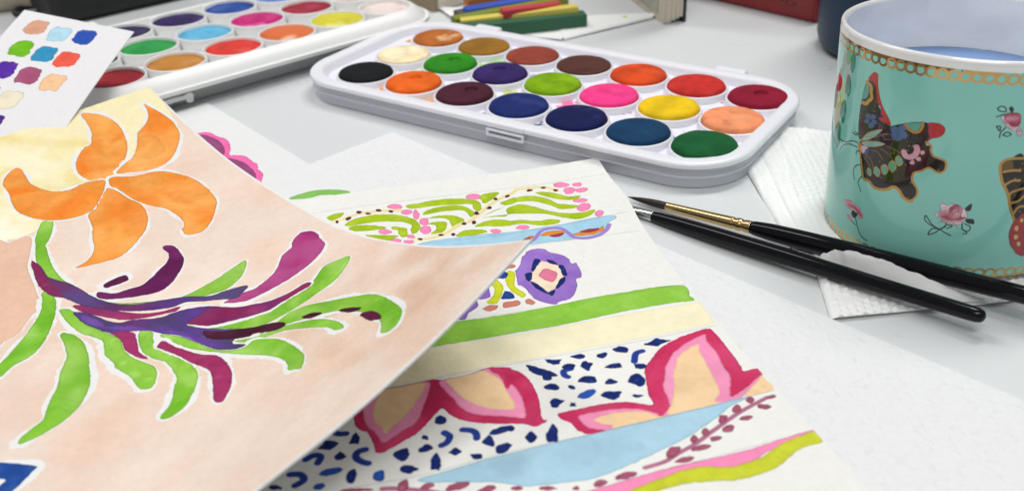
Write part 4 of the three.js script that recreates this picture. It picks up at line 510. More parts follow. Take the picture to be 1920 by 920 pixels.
// ---------------------------------------------------------------- table
{
  const c = canvas(1024, 1024), ctx = c.getContext('2d'); ctx.fillStyle = '#d9dcdd'; ctx.fillRect(0, 0, 1024, 1024);
  for (let i = 0; i < 90; i++) { ctx.strokeStyle = `rgba(150,152,156,${0.1 + 0.25 * rnd()})`; ctx.lineWidth = 0.6 + rnd(); const x = rnd() * 1024, y = rnd() * 1024, a = rnd() * 7, l = 3 + 9 * rnd(); ctx.beginPath(); ctx.moveTo(x, y); ctx.lineTo(x + l * Math.cos(a), y + l * Math.sin(a)); ctx.stroke(); }
  for (let i = 0; i < 26; i++) { const x = rnd() * 1024, y = rnd() * 1024, r = 4 + 14 * rnd(); ctx.strokeStyle = `rgba(${['150,156,176', '176,160,150', '150,150,152'][i % 3]},${0.05 + 0.08 * rnd()})`; ctx.lineWidth = 1 + 3 * rnd(); ctx.beginPath(); ctx.arc(x, y, r, rnd() * 6, rnd() * 6 + 2); ctx.stroke(); }
  for (let i = 0; i < 90; i++) { ctx.fillStyle = `rgba(${rnd() < 0.4 ? '120,120,130' : '170,172,178'},${0.15 + 0.3 * rnd()})`; ctx.beginPath(); ctx.arc(rnd() * 1024, rnd() * 1024, 0.6 + 1.2 * rnd(), 0, 7); ctx.fill(); }
  const t = tex(c); t.wrapS = t.wrapT = THREE.RepeatWrapping; t.repeat.set(5, 4);
  const m = std({ map: t, roughness: 0.42, specularIntensity: 0.8, bumpMap: rep(fineMap, 60), bumpScale: 0.00001 });
  const top = part('table_top', new RoundedBoxGeometry(1900, 30, 1500, 3, 4).translate(100, -15, -620), m); top.userData.kind = 'structure';
}

// ---------------------------------------------------------------- loose sheets
function sheet(name, label, f, [A0, A1, na], [B0, B1, nb], thick, front, back, category = 'sheet of paper', parent) {
  const P = [], N = [], U = [], I = [], g = new THREE.BufferGeometry();
  const e = 0.05, pt = (a, b) => new THREE.Vector3(...f(a, b));
  const grid = (flip) => {
    const s = P.length / 3;
    for (let i = 0; i <= na; i++) for (let j = 0; j <= nb; j++) {
      const a = A0 + (A1 - A0) * i / na, b = B0 + (B1 - B0) * j / nb, p = pt(a, b), n = pt(a + e, b).sub(pt(a - e, b)).cross(pt(a, b + e).sub(pt(a, b - e))).normalize(); if (n.y < 0) n.negate();
      if (flip) { p.addScaledVector(n, -thick); n.negate(); }
      P.push(p.x, p.y, p.z); N.push(n.x, n.y, n.z); U.push(i / na, 1 - j / nb);
    }
    const q = (i, j) => s + i * (nb + 1) + j; let sample = null;
    for (let i = 0; i < na; i++) for (let j = 0; j < nb; j++) { const k = [q(i, j), q(i + 1, j), q(i + 1, j + 1), q(i, j + 1)]; if (sample === null) { const v = (m) => new THREE.Vector3(P[3 * m], P[3 * m + 1], P[3 * m + 2]); sample = v(k[1]).sub(v(k[0])).cross(v(k[2]).sub(v(k[0]))).y > 0; } if (sample !== flip) I.push(k[0], k[1], k[2], k[0], k[2], k[3]); else I.push(k[0], k[2], k[1], k[0], k[3], k[2]); }
    return s;
  };
  const s0 = grid(false); const nTop = I.length; const s1 = grid(true);
  const rim = []; for (let i = 0; i < na; i++) rim.push(i * (nb + 1)); for (let j = 0; j < nb; j++) rim.push(na * (nb + 1) + j); for (let i = na; i > 0; i--) rim.push(i * (nb + 1) + nb); for (let j = nb; j > 0; j--) rim.push(j);
  const c = pt((A0 + A1) / 2, (B0 + B1) / 2);
  for (let k = 0; k < rim.length; k++) {
    const a = rim[k], b = rim[(k + 1) % rim.length], s = P.length / 3, va = new THREE.Vector3(P[3 * a], P[3 * a + 1], P[3 * a + 2]), vb = new THREE.Vector3(P[3 * b], P[3 * b + 1], P[3 * b + 2]); const n = vb.clone().sub(va).cross(new THREE.Vector3(0, 1, 0)).normalize(); if (n.dot(va.clone().sub(c)) < 0) n.negate();
    for (const m of [a, b, s1 - s0 + a, s1 - s0 + b]) { P.push(P[3 * m], P[3 * m + 1], P[3 * m + 2]); N.push(n.x, n.y, n.z); U.push(0, 0); }
    I.push(s, s + 1, s + 2, s + 1, s + 3, s + 2);
  }
  g.setAttribute('position', new THREE.Float32BufferAttribute(P, 3)); g.setAttribute('normal', new THREE.Float32BufferAttribute(N, 3)); g.setAttribute('uv', new THREE.Float32BufferAttribute(U, 2)); g.setIndex(I);
  g.addGroup(0, nTop, 0); g.addGroup(nTop, I.length - nTop, 1);
  g.computeBoundingBox(); const o = g.boundingBox.getCenter(new THREE.Vector3()); o.y = g.boundingBox.min.y; g.translate(-o.x, -o.y, -o.z);
  const m = pmove(part(name, g, [front, back], parent), o.x, o.y, o.z);
  if (!parent) { m.name = numbered(name); m.userData = { label, category }; }
  return m;
}
const flat = (p, d, e, y) => (a, b) => [p[0] + d[0] * a + e[0] * b, y, p[1] + d[1] * a + e[1] * b];
const plainPaper = std({ color: new THREE.Color(0.82, 0.82, 0.81), roughness: 0.95, specularIntensity: 0.3 });
const roughPaper = std({ color: new THREE.Color(0.8, 0.81, 0.81), roughness: 0.95, specularIntensity: 0.3, bumpMap: rep(feltMap, 3), bumpScale: 0.0009 });
// bent sheets: a flat plane that rolls up from a slanting line, with a little cockle from the wet paint
function bent(v, left, more) {
  const [Tx, Ty, Tz, yaw, pa, pb, phi, s0, k, kk] = v;
  const a = new THREE.Vector3(Math.cos(yaw), pa, Math.sin(yaw)).normalize(), b = new THREE.Vector3(left ? Math.sin(yaw) : -Math.sin(yaw), pb, left ? -Math.cos(yaw) : Math.cos(yaw)); b.addScaledVector(a, -a.dot(b)).normalize();
  const n = a.clone().cross(b).normalize(); if (n.y < 0) n.negate();
  const w = [Math.cos(phi), Math.sin(phi)];
  return (A, B) => {
    const s = A * w[0] + B * w[1], t = -A * w[1] + B * w[0], e = Math.max(0, s - s0); let c = 0, h = 0;
    for (let i = 0; i < 24; i++) { const q = (i + 0.5) / 24, th = k * e * q + kk * e * q * e * q; c += Math.cos(th) / 24; h += Math.sin(th) / 24; }
    const ss = s > s0 ? s0 + e * c : s, A2 = ss * w[0] - t * w[1], B2 = ss * w[1] + t * w[0];
    const p = [Tx + A2 * a.x + B2 * b.x + e * h * n.x, Ty + A2 * a.y + B2 * b.y + e * h * n.y, Tz + A2 * a.z + B2 * b.z + e * h * n.z];
    p[1] = more(A, B, p[1]); return p;
  };
}
const LL = 242.18;
const lilySurface = bent([-145.99469, 20.25232, -381.82869, 0.83823, -0.10325, -0.05067, -0.34603, 115.76686, 0.01181, -0.00005], false, (A, B, y) => {
  const u = Math.PI * clamp(A / LL), v = Math.PI * clamp(B / 230);
  y += (-3.07976 * Math.sin(u) - 4.66149 * Math.sin(2 * u) - 0.53132 * Math.sin(3 * u)) * Math.exp(-((B / 70) ** 2)) + (-0.24249 * Math.sin(v) - 1.3764 * Math.sin(2 * v) - 2.02911 * Math.sin(3 * v)) * Math.exp(-(((LL - A) / 90) ** 2));
  y += 1.2 * (fbm(A * 0.03 + 4, B * 0.03 + 7, 2) - 0.37) * (1 - Math.exp(-(((LL - A) / 60) ** 2) - (B / 60) ** 2)); const q = (y - 2.4) / 1.5; return q > 20 ? y : 2.4 + 1.5 * Math.log1p(Math.exp(q));
});
const SL = 186.18;
const stripeSurface = bent([73.81311, 10.19273, -149.93293, -1.79157, -0.03061, -0.06489, 0.98615, 114.03136, 0.00403, -0.00004], true, (A, B, y) => {
  const u = Math.PI * clamp(A / SL), v = Math.PI * clamp(B / 200);
  y += (-6.0466 * Math.sin(u) + 0.73382 * Math.sin(2 * u)) * Math.exp(-((B / 60) ** 2)) + (0.26019 * Math.sin(v) + 0.91244 * Math.sin(2 * v)) * Math.exp(-(((SL - A) / 60) ** 2));
  const w = 1 - smooth(0, 25, B - (70 + Math.max(0, A - 120) * 0.9));
  return Math.max(1, 1.3 + (y - 1.3) * w) + 2.5 * Math.exp(-(((A - 154) / 13) ** 2) - (B / 18) ** 2) + 0.5 * (fbm(A * 0.035 + 9, B * 0.035, 2) - 0.37) * smooth(0, 20, B);
});
const painted = (c, k) => std({ map: tex(c), roughness: 0.88, specularIntensity: 0.35, bumpMap: rep(toothMap, k), bumpScale: 0.00024 });
sheet('lily_painting', 'watercolour of an orange lily with green leaves on a peach ground, its corner curling up', lilySurface, [0, LL, 150], [0, 152, 96], 0.45, painted(lilyPicture(), 4), plainPaper, 'painting');
sheet('striped_painting', 'watercolour sampler of patterned stripes with pink scallops and blue dots', stripeSurface, [0, SL, 120], [0, 135, 90], 0.4, painted(stripesPicture(SL, 135), 3), plainPaper, 'painting');
{ // blank rough sheet under the sampler: far corner, then along the right edge
  const K = [-47.3, -371.4], R = [126.2, -189.7], l = Math.hypot(R[0] - K[0], R[1] - K[1]), d = [(R[0] - K[0]) / l, (R[1] - K[1]) / l];
  sheet('blank_sheet', 'blank white rough watercolour sheet lying under the striped painting', (a, b) => [K[0] + d[0] * a - d[1] * b, 0.72, K[1] + d[1] * a + d[0] * b], [0, 268, 40], [0, 200, 30], 0.66, roughPaper, plainPaper);
}
{ // smooth sheet with the pink edged flower
  const c = canvas(1024, 1024), ctx = c.getContext('2d'), S = 1024 / 150; ctx.fillStyle = '#e6e7e7'; ctx.fillRect(0, 0, 1024, 1024);
  const K = [-132.8, -410.4], R = [-55.7, -317.4], l = Math.hypot(R[0] - K[0], R[1] - K[1]), d = [(R[0] - K[0]) / l, (R[1] - K[1]) / l];
  for (const [color, path] of SKETCH) wash(ctx, curve(pairs(path).map(([x, z]) => [(x - K[0]) * d[0] + (z - K[1]) * d[1], -(x - K[0]) * d[1] + (z - K[1]) * d[0]]), true), color, S, { wob: 0.25 });
  grain(c, 0.06, 0.012);
  sheet('flower_study', 'smooth white sheet with a purple flower edged in pink, half under the lily painting', (a, b) => [K[0] + d[0] * a - d[1] * b, 1.0, K[1] + d[1] * a + d[0] * b], [0, 150, 20], [0, 150, 20], 0.2, std({ map: tex(c), roughness: 0.8, specularIntensity: 0.4 }), plainPaper, 'painting');
}
{ // swatch card leaning on the large paint box
  const TL = new THREE.Vector3(-204.4, 44.2, -416.2), TR = new THREE.Vector3(-157.7, 35, -409.7), BR = new THREE.Vector3(-167.3, 20, -360.8);
  const a = TR.clone().sub(TL).normalize(), b = BR.clone().sub(TR).normalize(); b.addScaledVector(a, -a.dot(b)).normalize();
  const S = 17, c = canvas(Math.round(48.1 * S), Math.round(74 * S)), ctx = c.getContext('2d'); ctx.fillStyle = '#e9e8ea'; ctx.fillRect(0, 0, c.width, c.height);
  const sw = [[10.1, 9.9, '#dba388'], [20.7, 11.4, '#b3dcee'], [31, 9.9, '#2f55b4'], [11.1, 24.6, '#72bd22'], [21.3, 25.3, '#3493c0'], [30.8, 25.9, '#f3604f'], [11.5, 38.8, '#5a2fa4'], [21.7, 39.4, '#a85478'], [32.1, 40.6, '#f7c79b'], [11.5, 53.5, '#b9a13a'], [21.5, 54.4, '#f0e6cc'], [20.8, 68.5, '#4a2a80']];
  for (const [x, y, col] of sw) { const p = []; for (let k = 0; k < 14; k++) { const t = k / 14 * Math.PI * 2, q = Math.pow(Math.pow(Math.abs(Math.cos(t)), 4) + Math.pow(Math.abs(Math.sin(t)), 4), -1 / 4) * (0.92 + 0.16 * rnd()); p.push([x + 4.1 * q * Math.cos(t) + 0.1, y + 5.1 * q * Math.sin(t) - 0.12 * 4.1 * Math.cos(t)]); } wash(ctx, curve(p, true), col, S, { wob: 0.3, pool: 0.34 }); }
  grain(c, 0.08, 0.012);
  sheet('swatch_card', 'white card of square colour swatches leaning on the large paint box', (u, v) => { const p = TL.clone().addScaledVector(a, u).addScaledVector(b, v); return [p.x, p.y - 0.0016 * (v - 30) ** 2 * 0.3, p.z]; }, [0, 48.1, 24], [0, 74, 36], 0.4, std({ map: tex(c), roughness: 0.9, specularIntensity: 0.3, bumpMap: rep(toothMap, 1), bumpScale: 0.0001 }), plainPaper, 'swatch card');
}

// ---------------------------------------------------------------- paint boxes
function roundRect(x0, y0, x1, y1, r, S = new THREE.Shape()) { S.moveTo(x0 + r, y0); S.lineTo(x1 - r, y0); S.absarc(x1 - r, y0 + r, r, -Math.PI / 2, 0); S.lineTo(x1, y1 - r); S.absarc(x1 - r, y1 - r, r, 0, Math.PI / 2); S.lineTo(x0 + r, y1); S.absarc(x0 + r, y1 - r, r, Math.PI / 2, Math.PI); S.lineTo(x0, y0 + r); S.absarc(x0 + r, y0 + r, r, Math.PI, Math.PI * 1.5); return S; }
// shape in (x, depth) extruded upward from y0 by h, with rounded edges
function slab(shape, y0, h, bevel = 0.8, seg = 3) { const g = new THREE.ExtrudeGeometry(shape, { depth: Math.max(0.01, h - 2 * bevel), bevelEnabled: bevel > 0, bevelThickness: bevel, bevelSize: bevel, bevelOffset: -bevel, bevelSegments: seg, curveSegments: 14 }); g.rotateX(-Math.PI / 2); g.translate(0, y0 + bevel, 0); return g; }
const lathe = (pts, n = 48) => new THREE.LatheGeometry(pts.map(([r, y]) => new THREE.Vector2(Math.max(r, 0.001), y)), n);
// a profile of [outward, height] carried round a rounded rectangle
function sweep(x0, y0, x1, y1, r, prof) {
  const path = []; for (const [cx, cy, a0] of [[x1 - r, y0 + r, -90], [x1 - r, y1 - r, 0], [x0 + r, y1 - r, 90], [x0 + r, y0 + r, 180]]) for (let k = 0; k <= 14; k++) { const a = (a0 + 90 * k / 14) * Math.PI / 180; path.push([cx + r * Math.cos(a), cy + r * Math.sin(a), Math.cos(a), Math.sin(a)]); }
  const P = [], I = [], n = path.length, m = prof.length;
  for (const [x, y, nx, ny] of path) for (const [d, h] of prof) P.push(x + nx * d, h, -(y + ny * d));
  for (let i = 0; i < n; i++) for (let j = 0; j < m - 1; j++) { const a = i * m + j, b = ((i + 1) % n) * m + j; I.push(a, b, b + 1, a, b + 1, a + 1); }
  const g = new THREE.BufferGeometry(); g.setAttribute('position', new THREE.Float32BufferAttribute(P, 3)); g.setIndex(I); const c = toCreasedNormals(g, 0.75); c.setAttribute('uv', new THREE.Float32BufferAttribute(new Float32Array(c.attributes.position.count * 2), 2)); return c;
}
function wobble(g, amp, k) { const p = g.attributes.position; for (let i = 0; i < p.count; i++) { const x = p.getX(i), y = p.getY(i), z = p.getZ(i); p.setY(i, y + (fbm(x * k + 30, z * k + 11, 3) - 0.44) * amp); } g.computeVertexNormals(); return g; }
{
  const box_ = thing('paint_box', 'white paint box of round paint pans standing on its clear lid', 'paint box', [-62.34, 0, -418.09], -33.983 * Math.PI / 180);
  const lilac = new THREE.Color(0.85, 0.85, 0.905);
  const white = std({ color: lilac, roughness: 0.38, clearcoat: 0.25, clearcoatRoughness: 0.3 });
  // deck with paint stains
  const S = 6, c = canvas(210 * S, 98 * S), ctx = c.getContext('2d'); ctx.fillStyle = '#ebebf4'; ctx.fillRect(0, 0, c.width, c.height);
  const spot = (i, j, r0, col, n = 6, a = 0.88) => { const r = r0 * (r0 > 1 ? 1.6 : 1); for (let k = 0; k < n; k++) { const x = i + 31 + (rnd() - 0.5) * r * 2.8, y = 76.5 - j + (rnd() - 0.5) * r * 2.8, q = r * (0.35 + 0.6 * rnd()); const p = []; for (let m = 0; m < 8; m++) { const t = m / 8 * 6.283; p.push([x + q * Math.cos(t) * (0.6 + 0.8 * rnd()), y + q * Math.sin(t) * (0.6 + 0.8 * rnd())]); } wash(ctx, curve(p, true), col, S, { alpha: a, n: 2, rim: 0.15 }); } };
  spot(12.5, -2, 2, '#f09a3c', 7); spot(37, -4.5, 2.4, '#f0933a', 9); spot(41, -8, 1.8, '#f3b066', 6, 0.6); spot(36.4, 38.5, 3.2, '#96dc50', 9); spot(13.5, 22, 1.8, '#b8e08a', 5, 0.6); spot(44, 6, 2.2, '#7f59c4', 8); spot(50.9, 48, 2.2, '#6a46b8', 6); spot(63, 31, 2.2, '#6c4cc0', 8); spot(66, 38, 1.4, '#8d72d0', 5, 0.6); spot(95, 18, 2.2, '#ff6fa8', 9); spot(65, -1, 2, '#d985b5', 6, 0.7); spot(69.5, -6.5, 0.9, '#5a1a35', 7); spot(147.5, 3.8, 1.4, '#3f78c8', 5); spot(92.4, -15, 1.4, '#e8c860', 5); spot(96, -5, 1.1, '#26305a', 6); spot(-15, 53, 1.5, '#d68a4a', 6); spot(150, 51, 1.1, '#c0304a', 6); spot(68, 15, 1.5, '#c6d84a', 8, 0.7); spot(108, -13, 1, '#5f78c8', 4, 0.6); spot(20, 4, 1, '#d88a70', 4); spot(120, 20, 1, '#e07aa0', 4, 0.5); spot(175, 30, 2, '#f0b890', 4, 0.25); spot(120, 58, 1, '#c05878', 4, 0.4); spot(3, -13, 0.5, '#30343a', 5); spot(9, -13.5, 0.5, '#30343a', 5); spot(1, 13, 1.6, '#ecd49a', 6, 0.5); spot(25, 9, 1, '#a8dc80', 4, 0.6);
  for (let k = 0; k < 130; k++) spot(-20 + 190 * rnd(), -14 + 84 * rnd(), 0.25 + 0.45 * rnd() * rnd(), ['#7f7fb0', '#b07090', '#e0a060', '#8090c0'][k % 4], 1, 0.5);
  const deckTex = tex(c);
  const deck = slab(roundRect(-23, -15.4, 173.6, 69.6, 18), 4.9, 1.5, 0);
  { const p = deck.attributes.position, u = deck.attributes.uv; for (let i = 0; i < p.count; i++) u.setXY(i, (p.getX(i) + 31) / 210, (-p.getZ(i) + 21.5) / 98); }
  const tray = part('tray', sweep(-28.6, -20.9, 179.2, 75.2, 25, [[-7.6, 6.0], [-6.6, 9.2], [-6.0, 10.1], [-5.2, 10.5], [-4.2, 10.6], [-1.8, 10.6], [-0.8, 10.4], [-0.2, 9.9], [0, 9.3], [0, 8.5], [-0.25, 8.3], [-3, 8.3]]), white, box_);
  part('deck', deck, std({ map: deckTex, roughness: 0.4, clearcoat: 0.2, clearcoatRoughness: 0.3 }), tray);
  // inner wall that slopes from flange to deck
  // wells, pans
  const wellG = lathe([[13.45, 6.2], [13.3, 8.5], [13.1, 9.0], [12.7, 9.2], [12.35, 9.1], [12.15, 8.6], [12.1, 7.6]], 56), wellM = std({ color: lilac, roughness: 0.36, clearcoat: 0.25, clearcoatRoughness: 0.3 });
  const pans = [['#15171b', 0], ['#e8671f', 1], ['#4c2030', 1], ['#1d2c6e', 2], ['#131a4c', 2], ['#123a5c', 2], ['#14592f', 3], ['#f2e2bd', 4], ['#2e8a1c', 1], ['#35245f', 1], ['#7fab0c', 2], ['#f23c86', 2], ['#e3bd18', 2], ['#ee9468', 3], ['#b5672c', 5], ['#96691f', 6], ['#92402f', 6], ['#563029', 6], ['#d94c1f', 2], ['#c12f2b', 2], ['#8e1631', 1]];
  const pan = (kind, s) => {
    const P = []; const top = [1.7, 2.1, 1.8, 2.3, 0, 1.2, 1.0][kind], dip = [0.3, 1.2, 0.7, 0.3, 0, 0, 0.12][kind], R = 12.1;
    for (let i = 0; i <= 34; i++) { const r = R * i / 34, q = r / R; let y = 9.55 + top * Math.pow(1 - Math.pow(q, 5.2), 0.55); y -= dip * (kind === 1 ? 1 - smooth(2.2, 3.0, r) : Math.exp(-((r / 3.4) ** 2))); if (kind === 4) y = 7.4 + 2.3 * Math.pow(q, 3); if (kind === 1) y += 0.15 * Math.exp(-(((r - 3.4) / 0.9) ** 2)); P.push([r, y]); }
    P.push([R, 8.2]); const g = lathe(P, 60); const p = g.attributes.position; const off = kind === 1 || kind === 2 ? [(hash(s, 3) - 0.5) * 4 + 1, (hash(s, 5) - 0.5) * 3] : [0, 0];
    for (let i = 0; i < p.count; i++) { const x = p.getX(i), z = p.getZ(i), r = Math.hypot(x, z), f = Math.max(0, 1 - (r / R) ** 2); p.setX(i, x + off[0] * f); p.setZ(i, z + off[1] * f); p.setY(i, p.getY(i) + (fbm(x * 0.16 + s * 9, z * 0.16, 3) - 0.44) * (kind === 3 ? 0.7 : 0.3) * (r < R * 0.98 ? 1 : 0)); }
    for (let i = 0; i < p.count; i++) g.attributes.uv.setXY(i, p.getX(i) / 26 + 0.5 + s * 0.13, p.getZ(i) / 26 + 0.5 + s * 0.29);
    g.computeVertexNormals(); return g;
  };
  pans.forEach(([col, kind], k) => {
    const i = k % 7, j = Math.floor(k / 7), w = pmove(part('well', wellG, wellM, box_), i * 27, 0, -j * 27);
    // pigment: worn, patchy, caked
    const n = 128, cc = canvas(n, n), cx = cc.getContext('2d'); cx.fillStyle = col; cx.fillRect(0, 0, n, n);
    const im = cx.getImageData(0, 0, n, n); for (let y = 0; y < n; y++) for (let x = 0; x < n; x++) { const q = (y * n + x) * 4, f = 0.86 + 0.3 * fbm(x * 0.035 + k * 7, y * 0.035, 4) + (hash(x + k * 131, y) - 0.5) * 0.05; for (let a = 0; a < 3; a++) im.data[q + a] = clamp(im.data[q + a] * f, 0, 255); } cx.putImageData(im, 0, 0);
    if (kind === 5) for (let m = 0; m < 26; m++) { const x = 50 + 34 * rnd(), y = 30 + 60 * rnd(); blot(cx, x, y, 4 + 10 * rnd(), rnd() < 0.6 ? 'rgba(226,204,176,0.5)' : 'rgba(226,150,88,0.5)', 1); }
    if (kind === 4) for (let m = 0; m < 30; m++) { const x = 20 + 50 * rnd(), y = 30 + 80 * rnd(); blot(cx, x, y, 3 + 8 * rnd(), rnd() < 0.6 ? 'rgba(238,196,110,0.4)' : 'rgba(250,244,226,0.6)', 1); }
    if (kind === 2 || kind === 3) for (let m = 0; m < 12; m++) blot(cx, 128 * rnd(), 128 * rnd(), 6 + 14 * rnd(), shade(col, rnd() < 0.5 ? 0.8 : 1.16, 0.45), 1);
    const t = tex(cc); t.wrapS = t.wrapT = THREE.MirroredRepeatWrapping;
    const p = part('paint_pan', pan(kind, k), std({ map: t, roughness: kind === 6 ? 0.4 : 0.75, specularIntensity: 0.3, bumpMap: rep(fineMap, 1), bumpScale: 0.00008 }), box_);
    pmove(p, i * 27, 0, -j * 27);
  });
  // clear lid the tray stands on
  const clear = std({ color: 0xf4f4fa, roughness: 0.26, transmission: 0.6, thickness: 0, ior: 1.49 });
  const lid = part('clear_lid', (() => { const s = roundRect(-27.2, -19.5, 177.8, 73.8, 24); s.holes.push(roundRect(-26, -18.3, 176.6, 72.6, 22.8, new THREE.Path())); return slab(s, 0.4, 7.6, 0.4, 2); })(), clear, box_);
  part('lid_step', (() => { const s = roundRect(-27.7, -20, 178.3, 74.3, 24.4); s.holes.push(roundRect(-27, -19.3, 177.6, 73.6, 23.6, new THREE.Path())); return slab(s, 4.1, 0.9, 0.3, 2); })(), clear, lid);
  part('lid_floor', slab(roundRect(-25.9, -18.2, 176.5, 72.5, 22.7), 0.3, 0.9, 0.3, 2), clear, lid);
  // hinge clasp in front and two catches at the back
  part('clasp', mergeGeometries([new RoundedBoxGeometry(17.5, 2.4, 2.0, 3, 0.8).translate(88, 9.4, 20.5), new RoundedBoxGeometry(17.5, 0.9, 1.4, 2, 0.4).translate(88, 7.2, 21.1), new RoundedBoxGeometry(17.5, 0.9, 1.4, 2, 0.4).translate(88, 4.9, 20.9), new RoundedBoxGeometry(1, 3.2, 1.4, 2, 0.4).translate(79.8, 6, 21.0), new RoundedBoxGeometry(1, 3.2, 1.4, 2, 0.4).translate(96.2, 6, 21.0)]), white, box_);
  for (const x of [14, 141]) part('catch', new RoundedBoxGeometry(14, 2.8, 4.2, 3, 1).translate(x, 9.2, -77), white, box_);
}
{
  const big = thing('large_paint_box', 'large white paint box of deep round cups behind the swatch card', 'paint box', [-169.7, 0, -406.4], Math.atan2(18.1, 21.8));
  const whiteC = new THREE.Color(0.86, 0.865, 0.855), white = std({ color: whiteC, roughness: 0.4, clearcoat: 0.2, clearcoatRoughness: 0.35 });
  const ring = (x0, x1, y0, y1, w, lo, h, bev) => { const s = roundRect(x0, y0, x1, y1, 9); s.holes.push(roundRect(x0 + w, y0 + w, x1 - w, y1 - w, Math.max(2, 9 - w), new THREE.Path())); return slab(s, lo, h, bev, 3); };
  const tray = part('tray', sweep(-13.6, -13.4, 155, 73.4, 12, [[-1, 10.6], [-0.6, 15.2], [-0.2, 15.9], [0.3, 16.1], [0.8, 15.9], [6.4, 11.6], [6.7, 10.8], [7.1, 10.5], [7.5, 10.9], [8.4, 10.9], [8.8, 10.6], [8.8, 9.1], [8.4, 8.7], [5, 8.7]]), white, big);
  const c = canvas(1024, 512), ctx = c.getContext('2d'); ctx.fillStyle = '#e6e6e6'; ctx.fillRect(0, 0, 1024, 512);
  for (let k = 0; k < 110; k++) { const x = 1024 * rnd(), y = 512 * rnd(), r = 2 + 7 * rnd() * rnd(), p = []; for (let m = 0; m < 8; m++) p.push([x + r * Math.cos(m / 8 * 6.283) * (0.5 + rnd()), y + r * Math.sin(m / 8 * 6.283) * (0.5 + rnd())]); wash(ctx, curve(p, true), ['#6d6fb4', '#c98aa0', '#d9a76a', '#86b8d8', '#7cae7c', '#554a80'][k % 6], 1, { alpha: 0.35, n: 2, wob: 1 }); }
  const deck = slab(roundRect(-13.4, -13.2, 154.8, 73.2, 12), 9.6, 1.4, 0); { const p = deck.attributes.position, u = deck.attributes.uv; for (let i = 0; i < p.count; i++) u.setXY(i, (p.getX(i) + 14) / 170, (-p.getZ(i) + 14) / 88); }
  part('deck', deck, std({ map: tex(c), roughness: 0.42 }), tray);
  const cupG = lathe([[14, 10.9], [13.9, 15.4], [13.7, 15.9], [13.3, 16.05], [12.95, 15.8], [12.7, 14.8], [12.2, 11.2]], 56);
  const cols = [['#a3242f', '#c08238', '#d8382f', '#d9713f', '#d3cb36', '#ead9d4'], ['#3a3f48', '#2c9a4c', '#63b4d8', '#c21f72', '#9c2036', '#d9c7c9'], ['#1d1c22', '#2a1f4a', '#301c56', '#254a9a', '#6a80cc', '#cfcfd8']];
  for (let j = 0; j < 3; j++) for (let i = 0; i < 6; i++) {
    const col = cols[j][i], x = i * 28.3, z = -j * 29.9, cup = pmove(part('cup', cupG, white, big), x, 0, z), k = j * 6 + i + 40;
    const bowl = [3, 4].includes(i) && j === 0 || (j === 1 && i === 3), P = []; for (let m = 0; m <= 30; m++) { const r = 12.85 * m / 30, q = r / 12.85; P.push([r, bowl ? 11.6 + 3.6 * q * q : 13.9 - 0.6 * (1 - q * q) + (q > 0.93 ? (q - 0.93) * 12 : 0)]); }
    const n = 128, cc = canvas(n, n), cx = cc.getContext('2d'); cx.fillStyle = col; cx.fillRect(0, 0, n, n);
    for (let m = 0; m < 22; m++) blot(cx, 128 * rnd(), 128 * rnd(), 6 + 20 * rnd(), shade(col, rnd() < 0.5 ? 0.84 : 1.2, 0.4), 1);
    if (bowl) for (let m = 0; m < 18; m++) blot(cx, 64 + 34 * (rnd() - 0.5), 70 + 24 * (rnd() - 0.5), 8 + 8 * rnd(), shade(col, 1.55, 0.4), 1);
    const g = lathe(P, 56), p = g.attributes.position; for (let m = 0; m < p.count; m++) { const X = p.getX(m), Z = p.getZ(m); g.attributes.uv.setXY(m, X / 27 + 0.5, Z / 27 + 0.5); p.setY(m, p.getY(m) + (fbm(X * 0.14 + k * 5, Z * 0.14, 3) - 0.44) * 0.7); } g.computeVertexNormals();
    pmove(part('paint_pan', g, std({ map: tex(cc), roughness: 0.5, specularIntensity: 0.5 }), big), x, 0, z);
  }
  const clear = std({ color: 0xf2f4f4, roughness: 0.3, transmission: 0.5, thickness: 0, ior: 1.49 });
  part('clear_lid', ring(-13, 154, -12, 73, 1.4, 0.4, 8.4, 0.4), clear, big);
  for (const x of [14, 112]) part('clasp', mergeGeometries([new RoundedBoxGeometry(22, 1.8, 3, 3, 0.7).translate(x, 6.6, 20.9), new RoundedBoxGeometry(3.2, 4.4, 3.4, 3, 0.9).translate(x - 9, 6, 20.8), new RoundedBoxGeometry(3.2, 4.4, 3.4, 3, 0.9).translate(x + 9, 6, 20.8)]), clear, big);
  part('clasp', new RoundedBoxGeometry(9, 6, 7, 3, 2.6).translate(20, 14, -84), white, big);
}

